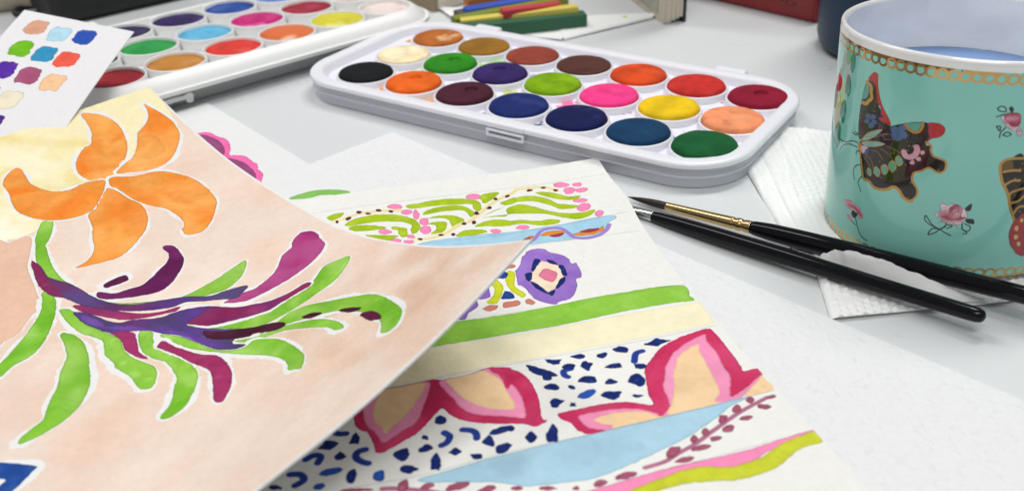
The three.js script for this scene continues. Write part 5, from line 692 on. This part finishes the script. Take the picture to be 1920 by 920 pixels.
// ---------------------------------------------------------------- mug of paint water
{
  const X = 140.5, Z = -277.45, base = 2.5, top = 66.3, RB = 37.08, RT = 39.15, S = 9, lean = [-0.051, -0.004], yTop = top - base;
  const W = 2048, H = Math.round((top - base) * S), c = canvas(W, H), m = canvas(W, H), ctx = c.getContext('2d'), mx = m.getContext('2d');
  ctx.fillStyle = '#8dd0c4'; ctx.fillRect(0, 0, W, H); mx.fillStyle = 'rgb(0,20,0)'; mx.fillRect(0, 0, W, H);
  const px = (p) => p.map(([a, y]) => [(a + 180) / 360 * W, (yTop - y) * S]);
  for (let i = 0; i < 40; i++) blot(ctx, rnd() * W, rnd() * H, 60 + 120 * rnd(), rnd() < 0.5 ? 'rgba(112,184,168,0.16)' : 'rgba(150,214,200,0.14)', 1);
  const trace = (k, p) => { k.beginPath(); p.forEach(([x, y], i) => i ? k.lineTo(x, y) : k.moveTo(x, y)); };
  const gold = (p, w0, closed) => { const w = w0 * 0.72; for (const [k, col] of [[ctx, '#b28d54'], [mx, 'rgb(0,70,255)']]) { trace(k, p); if (closed) k.closePath(); k.strokeStyle = col; k.lineWidth = w; k.lineJoin = k.lineCap = 'round'; k.stroke(); } };
  for (const [kind, col, path, w] of MUG) {
    const raw = pairs(path), p = kind === 'g' || kind === 's' ? curve(px(raw), false) : curve(px(raw), true);
    if (kind === 'f') { trace(ctx, p); ctx.closePath(); ctx.fillStyle = col; ctx.fill(); trace(mx, p); mx.closePath(); mx.fillStyle = 'rgb(0,20,0)'; mx.fill(); if (/^#(1f1a14|b7292f|e6cfd2|a8485a|d8a3ad|a83552|e3ccd0|a2343c)$/.test(col)) { ctx.strokeStyle = 'rgba(26,20,22,0.65)'; ctx.lineWidth = 1.0; ctx.stroke(); } }
    else if (kind === 's') { trace(ctx, p); ctx.strokeStyle = col; ctx.lineWidth = w * S * 0.75; ctx.lineCap = 'round'; ctx.stroke(); }
    else gold(p, Number(col) * S);
    if (kind === 'f' && /^#(e6cfd2|d8a3ad|e3ccd0|a8485a|d7a0ab|a83552)$/.test(col)) { ctx.save(); trace(ctx, p); ctx.clip(); const [x0, y0, x1, y1] = box(p), w2 = x1 - x0, h2 = y1 - y0; for (let i = 0; i < 7; i++) { const a = rnd() * 6.28; blot(ctx, (x0 + x1) / 2 + w2 * 0.22 * Math.cos(a), (y0 + y1) / 2 + h2 * 0.22 * Math.sin(a), 0.16 * (w2 + h2), i % 3 ? 'rgba(166,58,88,0.3)' : 'rgba(246,228,230,0.5)', 1); } ctx.strokeStyle = 'rgba(110,30,52,0.6)'; ctx.lineWidth = 0.8; for (let i = 0; i < 6; i++) { const a = i * 1.05 + rnd(); ctx.beginPath(); ctx.arc((x0 + x1) / 2 + w2 * 0.2 * Math.cos(a), (y0 + y1) / 2 + h2 * 0.2 * Math.sin(a), 0.12 * (w2 + h2), a, a + 2.2); ctx.stroke(); } ctx.restore(); }
    if (kind === 'f' && (col === '#1f1a14' || col === '#26201a')) {   // speckled gold and brown dust inside the dark wings
      ctx.save(); trace(ctx, p); ctx.clip(); const [x0, y0, x1, y1] = box(p);
      for (let i = 0; i < 14; i++) blot(ctx, x0 + rnd() * (x1 - x0), y0 + rnd() * (y1 - y0), 14 + 26 * rnd(), ['rgba(48,36,18,0.35)', 'rgba(34,30,48,0.35)', 'rgba(24,38,22,0.35)'][i % 3], 1);
      for (let i = 0; i < 46; i++) { const x = x0 + rnd() * (x1 - x0), y = y0 + rnd() * (y1 - y0); ctx.fillStyle = 'rgba(186,146,70,0.9)'; ctx.beginPath(); ctx.ellipse(x, y, 1 + 1.8 * rnd(), 0.8 + 1.2 * rnd(), rnd() * 3, 0, 7); ctx.fill(); }
      ctx.restore();
    }
  }
  // veins of the rose petals
  ctx.strokeStyle = 'rgba(120,40,60,0.55)'; ctx.lineWidth = 1.2; { const q = px([[-24, 18], [-27, 20], [-21, 16], [-29, 17], [-23, 21.5], [-19, 18]]); for (const [x, y] of q) { ctx.beginPath(); ctx.moveTo(q[0][0], q[0][1]); ctx.quadraticCurveTo((x + q[0][0]) / 2 + 6, (y + q[0][1]) / 2 - 6, x + 8, y + 4); ctx.stroke(); } }
  // gold chain under the lip and above the foot, rubbed through in places
  const worn = (x, y) => fbm(x * 0.02, y * 0.05, 3);
  const tone = (x, y) => { const k = fbm(x * 0.011 + 5, y * 0.03, 3); return k > 0.52 ? '#76592f' : k > 0.44 ? '#a6824c' : '#cda468'; };
  const chain = (y0, r, n, w) => { for (let i = 0; i < n; i++) { const x = (i + 0.5) / n * W; if (worn(x, 9 + y0) > 0.66) continue; for (const [k, col] of [[ctx, tone(x, y0)], [mx, 'rgb(0,52,255)']]) { k.strokeStyle = col; k.lineWidth = w; k.beginPath(); k.ellipse(x, y0, W / n * 0.46, r, 0, 0, 7); k.stroke(); } } };
  for (let x = 0; x < W; x += 3) { const h = 0.75 * S + 5 * worn(x, 3); if (worn(x * 1.7, 40) > 0.6) continue; for (const [k, col] of [[ctx, tone(x, 0)], [mx, 'rgb(0,60,255)']]) { k.fillStyle = col; k.fillRect(x, 1.5 * S, 3.4, h); } }
  chain(3.3 * S, 1.3 * S, 84, 5.6); chain(H - 1.7 * S, 1.2 * S, 76, 5.5); for (const [k, col] of [[ctx, '#9c7942'], [mx, 'rgb(0,80,255)']]) { k.fillStyle = col; k.fillRect(0, H - 0.35 * S, W, 4); }
  ctx.fillStyle = '#efefec'; ctx.fillRect(0, 0, W, 1.5 * S); mx.fillStyle = 'rgb(0,20,0)'; mx.fillRect(0, 0, W, 1.5 * S);
  const mug = thing('mug', 'mint green china mug printed with butterflies and gold trim, on a paper towel', 'mug', [X, base, Z]); mug.rotation.set(lean[0], 0, lean[1], 'ZYX');
  const rim = top - base, N = 160;
  // outer wall; u runs with the angle from the side that faces the camera
  const wall = new THREE.LatheGeometry(Array.from({ length: 40 }, (_, i) => { const t = i / 39; return new THREE.Vector2(RB + (RT - RB) * t, rim * t); }), N); wall.rotateY(Math.PI);
  { const p = wall.attributes.position, u = wall.attributes.uv; for (let i = 0; i < p.count; i++) { const s = Math.floor(i / 40) / N; u.setXY(i, s, p.getY(i) / rim); } }
  const cm = tex(c), rm = tex(m, false); cm.wrapS = rm.wrapS = THREE.RepeatWrapping;
  part('wall', wall, std({ map: cm, roughness: 1, roughnessMap: rm, metalness: 1, metalnessMap: rm, specularIntensity: 0.9, clearcoat: 0.12, clearcoatRoughness: 0.03 }), mug);
  const china = std({ color: new THREE.Color(0.84, 0.84, 0.83), roughness: 0.12, clearcoat: 0.6, clearcoatRoughness: 0.04 });
  part('lip', lathe([[RT, rim - 0.02], [RT + 0.05, rim + 0.5], [RT - 0.25, rim + 1.2], [RT - 0.9, rim + 1.45], [RT - 1.5, rim + 1.15], [RT - 1.85, rim + 0.3]], N), china, mug);
  // stained inside
  const ic = canvas(1024, 256), ix = ic.getContext('2d'); ix.fillStyle = '#f8f7f6'; ix.fillRect(0, 0, 1024, 256);
  for (let i = 0; i < 70; i++) { const x = 420 + 420 * rnd(), y = 30 + 120 * rnd() * (0.5 + rnd()); ix.save(); ix.translate(x, y); ix.scale(2, 1); blot(ix, 0, 0, 8 + 22 * rnd(), rnd() < 0.6 ? 'rgba(128,132,132,0.13)' : 'rgba(160,158,140,0.12)', 1); ix.restore(); }
  { const im = ix.getImageData(0, 0, 1024, 256); for (let y = 0; y < 256; y++) for (let x = 0; x < 1024; x++) { const q = (y * 1024 + x) * 4, f = 0.94 + 0.13 * fbm(x * 0.015, y * 0.03, 4); for (let a = 0; a < 3; a++) im.data[q + a] *= f; } ix.putImageData(im, 0, 0); }
  const inside = new THREE.LatheGeometry([[0.01, 4], [24, 4.2], [31, 6], [33.7, 10], ...Array.from({ length: 20 }, (_, i) => { const t = i / 19; return [34.2 + (RT - 1.85 - 34.2) * t, 11 + (rim + 0.3 - 11) * t]; })].map(([r, y]) => new THREE.Vector2(r, y)), N); inside.rotateY(Math.PI);
  { const p = inside.attributes.position, u = inside.attributes.uv; for (let i = 0; i < p.count; i++) u.setXY(i, Math.floor(i / 24) / N, p.getY(i) / (rim + 0.3)); }
  const it = tex(ic); it.wrapS = THREE.RepeatWrapping;
  part('inner_wall', inside, std({ map: it, roughness: 0.14, clearcoat: 0.5, clearcoatRoughness: 0.05 }), mug);
  part('foot', lathe([[0.01, 1.2], [RB - 5, 1.0], [RB - 3, 0], [RB - 1, 0], [RB, 0.04]], N), china, mug);
  const water = part('paint_water', lathe([[0.01, 4.4], [24, 4.6], [30.7, 6.4], [33.4, 10.3], [34.0, 12], [36.0, 45.6], [36.0, 46.1], [35.6, 45.75], [34.6, 45.6], [0.01, 45.55]], 120), std({ color: new THREE.Color(0.2, 0.33, 0.6), roughness: 0.02, ior: 1.33 }));
  water.position.set(X * MM, base * MM, Z * MM); water.rotation.copy(mug.rotation); { const p = water.geometry.attributes.position; for (let i = 0; i < p.count; i++) if (p.getY(i) > 0.04) p.setY(i, p.getY(i) - Math.tan(lean[0]) * p.getZ(i) * -1 - Math.tan(lean[1]) * p.getX(i)); water.geometry.computeVertexNormals(); } water.userData = { label: 'blue paint water filling the butterfly mug', category: 'water', kind: 'thing' };
}

// ---------------------------------------------------------------- brushes
function brush(name, label, tip, end, prof) {
  const A = new THREE.Vector3(...tip), B = new THREE.Vector3(...end), d = B.clone().sub(A), len = d.length(); d.normalize();
  const t = thing(name, label, 'paintbrush', [A.x, A.y, A.z]); t.quaternion.setFromUnitVectors(new THREE.Vector3(0, 1, 0), d);
  for (const [n, pts, mat, squash] of prof(len)) { const g = lathe(pts, 40); if (squash) { const p = g.attributes.position; for (let i = 0; i < p.count; i++) { const k = squash(p.getY(i)); p.setX(i, p.getX(i) * k[0]); p.setZ(i, p.getZ(i) * k[1]); } g.rotateY(-Math.atan2(d.z, d.x)); g.rotateY(Math.PI / 2); g.computeVertexNormals(); } part(n, g, mat, t); }
  return t;
}
const lacquer = std({ color: new THREE.Color(0.006, 0.006, 0.008), roughness: 0.07, specularIntensity: 0.45 });
const brass = std({ color: new THREE.Color(0.62, 0.43, 0.2), metalness: 1, roughness: 0.24 }), nickel = std({ color: new THREE.Color(0.66, 0.66, 0.65), metalness: 1, roughness: 0.24 });
const hairMap = (() => { const c = canvas(256, 64), x = c.getContext('2d'); x.fillStyle = '#0e0a09'; x.fillRect(0, 0, 256, 64); for (let i = 0; i < 500; i++) { x.fillStyle = `rgba(${60 + 50 * rnd()},${40 + 30 * rnd()},${28 + 20 * rnd()},0.16)`; x.fillRect(rnd() * 256, 0, 0.8, 64); } const t = tex(c); t.wrapS = THREE.RepeatWrapping; return t; })();
const hair = std({ map: hairMap, roughness: 0.5, sheen: 0.3 });
{
  const far = [172.2, 11.3, -198.4], tip = [41.1, 1.5, -305.2];
  const b = brush('round_brush', 'black round paintbrush with a gold ferrule and pointed dark bristles', tip, far, (len) => [
    ['bristles', [[0.02, 0], [0.2, 0.9], [0.55, 3], [0.95, 6], [1.28, 9.6], [1.42, 12.6], [1.38, 15.2], [1.3, 17]], hair],
    ['ferrule', [[1.3, 15.9], [1.42, 15.8], [1.45, 16], [1.62, 24], [1.8, 33], [1.98, 40], [2.0, 40.8], [1.72, 41.4], [2.04, 42.1], [2.1, 42.9], [2.02, 43.7], [1.74, 44.3], [2.02, 44.9], [2.1, 45.8], [2.08, 47], [2.0, 47.2], [1.9, 47.2]], brass],
    ['handle', [[1.85, 47], [2.02, 47.1], [2.35, 48.6], [2.8, 54], [3.0, 62], [3.08, 76], [3.0, 90], [2.85, 106], [2.6, 126], [2.2, 150], [1.9, len], [1.2, len + 1.5], [0.02, len + 2]], lacquer],
  ]);
}
{
  brush('flat_brush', 'black paintbrush with a silver ferrule tucked under the striped painting', [24.5, 0.7, -310.2], [127.4, 6.8, -217.2], (len) => {
    const sq = (y) => { const k = smooth(30, 14, y); return [1 + 0.35 * k, 1 - 0.5 * k]; };
    return [
      ['bristles', [[0.02, 0], [1.0, 0.2], [1.3, 4], [1.35, 15]], hair, () => [1.35, 0.5]],
      ['ferrule', [[1.3, 13.8], [1.5, 13.8], [1.6, 20], [1.72, 24], [1.78, 27], [1.7, 27.5], [1.8, 28], [1.82, 29], [1.74, 29.4], [1.84, 29.9], [1.86, 31.5], [1.7, 31.6]], nickel, sq],
      ['handle', [[1.6, 31.4], [1.8, 31.5], [2.1, 35], [2.5, 44], [2.72, 56], [2.75, 70], [2.6, 90], [2.4, 110], [2.2, len - 4], [2.1, len - 2], [1.75, len - 0.7], [1.1, len - 0.1], [0.02, len + 0.2]], lacquer],
    ];
  });
}

// ---------------------------------------------------------------- folded paper towel under the mug
const dots = (x, z) => { // embossed rows of bumps
  const r = 2.7, s = 2.35, i = Math.round(z / s), o = (i & 1) ? r / 2 : 0, k = Math.round((x - o) / r), dx = x - o - k * r, dz = z - i * s, d2 = dx * dx + dz * dz, on = hash(k + 40, Math.floor(i / 1) + 90) > 0.12 ? 1 : 0.2; return on * 0.62 * Math.exp(-d2 / 0.5);
};
function patch(c, h, nu, nv, emboss = 1) {   // four corners [x, z] going round, height by (u, v)
  const P = [], U = [], I = [];
  for (let s = 0; s < 2; s++) for (let i = 0; i <= nu; i++) for (let j = 0; j <= nv; j++) {
    const u = i / nu, v = j / nv, x = (c[0][0] * (1 - u) + c[1][0] * u) * (1 - v) + (c[3][0] * (1 - u) + c[2][0] * u) * v, z = (c[0][1] * (1 - u) + c[1][1] * u) * (1 - v) + (c[3][1] * (1 - u) + c[2][1] * u) * v;
    P.push(x, h(u, v, x, z) + (s ? -0.25 : emboss * dots(x * 0.83 + z * 0.55, -x * 0.55 + z * 0.83)), z); U.push(u, v);
  }
  const n = (nu + 1) * (nv + 1), q = (i, j) => i * (nv + 1) + j;
  for (let i = 0; i < nu; i++) for (let j = 0; j < nv; j++) { const a = q(i, j), b = q(i + 1, j), d = q(i + 1, j + 1), e = q(i, j + 1); I.push(a, d, b, a, e, d, n + a, n + b, n + d, n + a, n + d, n + e); }
  const rim = []; for (let i = 0; i < nu; i++) rim.push(q(i, 0)); for (let j = 0; j < nv; j++) rim.push(q(nu, j)); for (let i = nu; i > 0; i--) rim.push(q(i, nv)); for (let j = nv; j > 0; j--) rim.push(q(0, j));
  for (let k = 0; k < rim.length; k++) { const a = rim[k], b = rim[(k + 1) % rim.length]; I.push(a, b, n + a, b, n + b, n + a); }
  const g = new THREE.BufferGeometry(); g.setAttribute('position', new THREE.Float32BufferAttribute(P, 3)); g.setAttribute('uv', new THREE.Float32BufferAttribute(U, 2)); g.setIndex(I); g.computeVertexNormals(); return g;
}
const tissue = std({ color: new THREE.Color(0.89, 0.895, 0.885), roughness: 1, specularIntensity: 0.15, bumpMap: rep(toothMap, 2), bumpScale: 0.0001 });
const fold = (d, r, H) => d >= r ? H : H * Math.sqrt(Math.max(0, 1 - (1 - d / r) ** 2));
{
  const t = thing('paper_towel', 'white dotted paper towel folded under the green mug', 'paper towel', [140, 0, -285]);
  const local = (g) => g.translate(-140, 0, 285);
  // lower folds fanned out on the left
  part('folded_layer', local(patch([[87.2, -325.4], [101.5, -345.5], [104, -258], [89.2, -262]], (u, v) => 0.3 + fold(u * 14, 2.2, 1.5) + 0.35 * Math.sin(v * 9 + u * 2), 50, 110, 0.7)), tissue, t);
  part('folded_layer', local(patch([[94.6, -336], [104.5, -349], [108, -262], [92.6, -268]], (u, v) => 0.9 + fold(u * 12, 2.0, 1.7) + 0.3 * Math.sin(v * 8 + 1), 46, 110, 0.8)), tissue, t);
  // top layer that the mug and the brushes rest on
  part('top_layer', local(patch([[105.2, -357.5], [205, -318], [176, -236], [89.4, -227.4]], (u, v, x, z) => {
    const press = smooth(46, 36, Math.hypot(x - 140.5, z + 277.5)), edge = Math.min(u * 95, v * 0 + 99), H = 2.0 + 1.3 * (1 - v) + 0.7 * fbm(x * 0.06, z * 0.06, 2) - 0.3; const low = smooth(0.72, 1, v) * 0.9;
    return (1 - press) * (0.3 + fold(edge, 2.4, H - low)) + press * 1.9;
  }, 190, 240, 1.35)), tissue, t);
  // torn corner that turns up between the two brushes
  const foot = [[92.4, -253.7], [95.3, -251.6], [98.3, -249.3], [102.8, -245.7], [108.4, -241.2], [114.5, -236.4], [121.8, -233.4], [127.3, -232], [134.7, -231.5]], rise = [1.2, 4.4, 7.0, 8.0, 7.5, 6.8, 4.7, 2.7, 0.7];
  const P = [], I = [], U = [], nu = 96, nv = 18;
  for (let s = 0; s < 2; s++) for (let i = 0; i <= nu; i++) {
    const u = i / nu, f = u * 8, k = Math.min(7, Math.floor(f)), w = f - k, ws = w * w * (3 - 2 * w), bx = foot[k][0] * (1 - w) + foot[k + 1][0] * w, bz = foot[k][1] * (1 - w) + foot[k + 1][1] * w, H = rise[k] * (1 - ws) + rise[k + 1] * ws + (noise(u * 22, 8) - 0.5) * 0.8 + (noise(u * 70, 4) - 0.5) * 0.3;
    for (let j = 0; j <= nv; j++) { const v = j / nv, lean = 0.4 + 2.7 * Math.pow(v, 1.7) * Math.min(1, H / 5), crease = (noise(u * 12, v * 2.4) - 0.5) * 0.7 * v - 0.9 * Math.exp(-(((u - 0.3) / 0.03) ** 2)) * v; P.push(bx - 0.1 * lean + crease * 0.6, 1.7 + Math.max(0.2, H) * v, bz - lean - crease * 0.6 - (s ? 0.22 : 0)); U.push(u, v); }
  }
  const n = (nu + 1) * (nv + 1), q = (i, j) => i * (nv + 1) + j; for (let i = 0; i < nu; i++) for (let j = 0; j < nv; j++) { const a = q(i, j), b = q(i + 1, j), d = q(i + 1, j + 1), e = q(i, j + 1); I.push(a, b, d, a, d, e, n + a, n + d, n + b, n + a, n + e, n + d); }
  const g = new THREE.BufferGeometry(); g.setAttribute('position', new THREE.Float32BufferAttribute(P, 3)); g.setAttribute('uv', new THREE.Float32BufferAttribute(U, 2)); g.setIndex(I); g.computeVertexNormals(); part('torn_corner', local(g), tissue, t);
}
{ // crumpled tissue below the pastels
  const t = thing('tissue', 'thin white tissue lying crumpled under the pastel sticks', 'tissue', [25, 0, -505]);
  part('tissue_sheet', patch([[-36, -540], [46, -519], [29, -479], [-20, -500]], (u, v, x, z) => 0.5 + 0.9 * fbm(x * 0.08, z * 0.08, 3) + 0.9 * fold((1 - v) * 30, 2, 1), 60, 60, 0.2).translate(-25, 0, 505), tissue, t);
  part('tissue_fold', patch([[26, -512], [84, -514], [79, -508.6], [30, -479.5]], (u, v, x, z) => 0.5 + fold((1 - v) * 22, 5, 1.6) * (1 - 0.3 * u) + 0.8 * fbm(x * 0.1, z * 0.1, 2), 60, 40, 0.2).translate(-25, 0, 505), tissue, t);
  const c = std({ color: new THREE.Color(0.42, 0.72, 0.12), roughness: 0.8 });
  part('paint_stain', new THREE.CylinderGeometry(1.5, 1.6, 0.3, 14).translate(64 - 25, 2.2, -508 + 505), c, t);
}

// ---------------------------------------------------------------- pastel sticks
function stick(label, a, b, w, h, color) {
  const A = new THREE.Vector3(...a), B = new THREE.Vector3(...b), d = B.clone().sub(A), len = d.length(), t = thing('pastel_stick', label, 'pastel stick', [(a[0] + b[0]) / 2, (a[1] + b[1]) / 2, (a[2] + b[2]) / 2], 0, 'square pastel sticks on the tissue'); delete t.userData.group;
  t.quaternion.setFromUnitVectors(new THREE.Vector3(1, 0, 0), d.normalize());
  const g = new RoundedBoxGeometry(len, h, w, 3, Math.min(w, h) * 0.13).translate(0, h / 2, 0); part('stick', g, std({ color, roughness: 0.55, specularIntensity: 0.4, bumpMap: rep(fineMap, 3), bumpScale: 0.0001 }), t);
}
stick('dark green pastel stick lying nearest, in front of the yellow one', [-24, 1.6, -484], [42.4, 1.8, -497.5], 8, 7.2, new THREE.Color(0.045, 0.14, 0.075));
stick('yellow pastel stick lying on the dark green one', [-22, 5.2, -490.5], [38.6, 7.6, -499.5], 6, 4.6, new THREE.Color(0.74, 0.62, 0.13));
stick('olive green pastel stick behind the yellow one', [-26, 4, -495], [34, 5, -522], 7, 5.5, new THREE.Color(0.22, 0.27, 0.035));
stick('red pastel stick lying on the olive green one', [-1, 9.2, -492.6], [29.5, 8.6, -504], 6, 4.2, new THREE.Color(0.55, 0.06, 0.075));
stick('bright blue pastel stick behind the olive green one', [-20, 6, -505], [32, 6, -527], 7, 5, new THREE.Color(0.05, 0.1, 0.5));
stick('grey purple pastel stick behind the blue one', [-25, 1.5, -511], [20, 1.5, -535], 8, 6, new THREE.Color(0.12, 0.085, 0.11));
stick('orange pastel stick farthest back on the pile', [-20, 7.6, -518], [22, 7.6, -537], 7, 5, new THREE.Color(0.6, 0.24, 0.07));

// ---------------------------------------------------------------- things at the far side of the table
const cream = std({ color: new THREE.Color(0.62, 0.56, 0.45), roughness: 0.9 });
{ // open book on end
  const t = thing('open_book', 'open book standing on end with cream pages and a black cover', 'book', [83, 0, -499.5], 0);
  const dir = [-0.238, -0.971], out = [0.956, 0.293];
  const slabAt = (x0, w, dep, y0, h) => new THREE.BoxGeometry(w, h, dep).translate(x0 + w / 2, y0 + h / 2, -dep / 2);
  const g = (geo) => geo.rotateY(Math.atan2(0.238, 0.971));
  let x = 0; const ws = [1.5, 3.2, 2.4, 2.2, 1.8], ups = [0.3, 0.5, 1.6, 2.4, 3.2];
  ws.forEach((w, i) => { part('page_block', g(slabAt(x + 0.12, w - 0.22, 96 - i * 1.3, ups[i], 120)), cream, t); x += w; });
  const c = canvas(256, 256), k = c.getContext('2d'); k.fillStyle = '#b7b2a8'; k.fillRect(0, 0, 256, 256); for (let i = 0; i < 900; i++) { k.fillStyle = `rgba(${90 + 90 * rnd()},${88 + 90 * rnd()},${80 + 90 * rnd()},0.35)`; k.beginPath(); k.arc(rnd() * 256, rnd() * 256, 1 + 4 * rnd(), 0, 7); k.fill(); }
  part('printed_page', g(new THREE.BoxGeometry(0.25, 112, 86).translate(-0.2, 60, -50)), std({ map: tex(c), roughness: 0.85 }), t);
  part('cover', g(slabAt(x, 1.9, 100, 0, 124)), std({ color: new THREE.Color(0.01, 0.014, 0.012), roughness: 0.5 }), t);
}
{ // red tin
  const t = thing('pencil_tin', 'red tin with dark lettering beside the blue bottle', 'tin', [116, 0, -540], Math.atan2(-46, 42.5) - 0);
  const c = canvas(1024, 256), k = c.getContext('2d'); k.fillStyle = '#8e2428'; k.fillRect(0, 0, 1024, 256); for (let i = 0; i < 40; i++) blot(k, rnd() * 1024, rnd() * 256, 30 + 60 * rnd(), 'rgba(150,44,44,0.2)', 1);
  k.fillStyle = '#2a1416'; k.font = 'bold 86px serif'; k.fillText('24', 740, 170); k.font = 'bold 62px serif'; k.fillText('Co', 842, 186);
  const red = std({ color: new THREE.Color(0.27, 0.018, 0.02), roughness: 0.35, metalness: 0.2 });
  part('body', new RoundedBoxGeometry(100, 22, 60, 3, 1.5).translate(16, 11, -30.2), red, t);
  part('front_print', new THREE.BoxGeometry(96, 20, 0.3).translate(16, 11, 0), std({ map: tex(c), roughness: 0.38 }), t);
}
{ // navy bottle
  const t = thing('navy_bottle', 'dark navy blue bottle standing behind the green mug', 'bottle', [182, 0, -449]);
  const navy = std({ color: new THREE.Color(0.012, 0.034, 0.07), roughness: 0.4, specularIntensity: 0.6 });
  part('body', lathe([[0.01, 0], [24, 0], [28.5, 1.2], [31.5, 4.5], [32.6, 9], [32.2, 12], [32.8, 14], [32.4, 16], [33, 18], [33.2, 60], [33, 92], [30, 102], [20, 110], [14, 112], [14, 118]], 80), navy, t);
  part('cap', lathe([[0.01, 134], [15, 134], [16.5, 132], [16.5, 117], [14, 117]], 48), std({ color: new THREE.Color(0.03, 0.03, 0.035), roughness: 0.4 }), t);
}
{ // black case
  const t = thing('black_case', 'black case standing behind the large paint box', 'case', [-228, 0, -575], 0.69);
  const blk = std({ color: new THREE.Color(0.006, 0.006, 0.007), roughness: 0.55 });
  part('body', new RoundedBoxGeometry(84, 62, 46, 4, 7).translate(0, 31, 0), blk, t);
  part('lid', new RoundedBoxGeometry(86, 12, 48, 4, 5).translate(0, 66, 0), blk, t);
}
{
  const t = thing('beige_pouch', 'beige pouch with a black band at the left edge behind the swatch card', 'pouch', [-318, 0, -588], 0.35);
  part('body', new RoundedBoxGeometry(84, 16, 64, 5, 6).translate(0, 8, 0), std({ color: new THREE.Color(0.5, 0.44, 0.34), roughness: 0.9, bumpMap: rep(toothMap, 3), bumpScale: 0.0003 }), t);
  part('band', new RoundedBoxGeometry(85, 6, 20, 3, 2).translate(0, 16.2, -18), std({ color: new THREE.Color(0.015, 0.014, 0.014), roughness: 0.7 }), t);
  part('cord', new THREE.TorusGeometry(9, 1.6, 10, 32).rotateX(Math.PI / 2).translate(34, 1.6, 38), std({ color: new THREE.Color(0.02, 0.02, 0.02), roughness: 0.6 }), t);
}
{ // cream notebook seen by its corner
  const t = thing('notebook', 'cream paged notebook with a tan cover behind the large paint box', 'notebook', [-38, 0, -535.6], Math.atan2(14, 17));
  for (let i = 0; i < 5; i++) part('page_block', new THREE.BoxGeometry(78, 3.6, 58).translate(41 + 0.5 * hash(i, 2), 2.6 + i * 3.7, -29 + 0.4 * hash(i, 7)), std({ color: new THREE.Color(0.66 + 0.05 * (i % 2), 0.62 + 0.05 * (i % 2), 0.53), roughness: 0.9 }), t);
  part('cover', new THREE.BoxGeometry(2.2, 22, 60).translate(0.6, 11, -30), std({ color: new THREE.Color(0.34, 0.27, 0.17), roughness: 0.8 }), t);
}
{
  const t = thing('brown_box', 'small brown box behind the rim of the green mug', 'box', [286, 0, -520], -0.2);
  part('body', new RoundedBoxGeometry(70, 24, 40, 3, 2).translate(20, 12, -20), std({ color: new THREE.Color(0.12, 0.05, 0.025), roughness: 0.6 }), t);
  part('lid', new RoundedBoxGeometry(71, 5, 41, 3, 1.5).translate(20, 25.5, -20), std({ color: new THREE.Color(0.16, 0.07, 0.035), roughness: 0.6 }), t);
}

camera.updateMatrixWorld();
renderer.render(scene, camera);
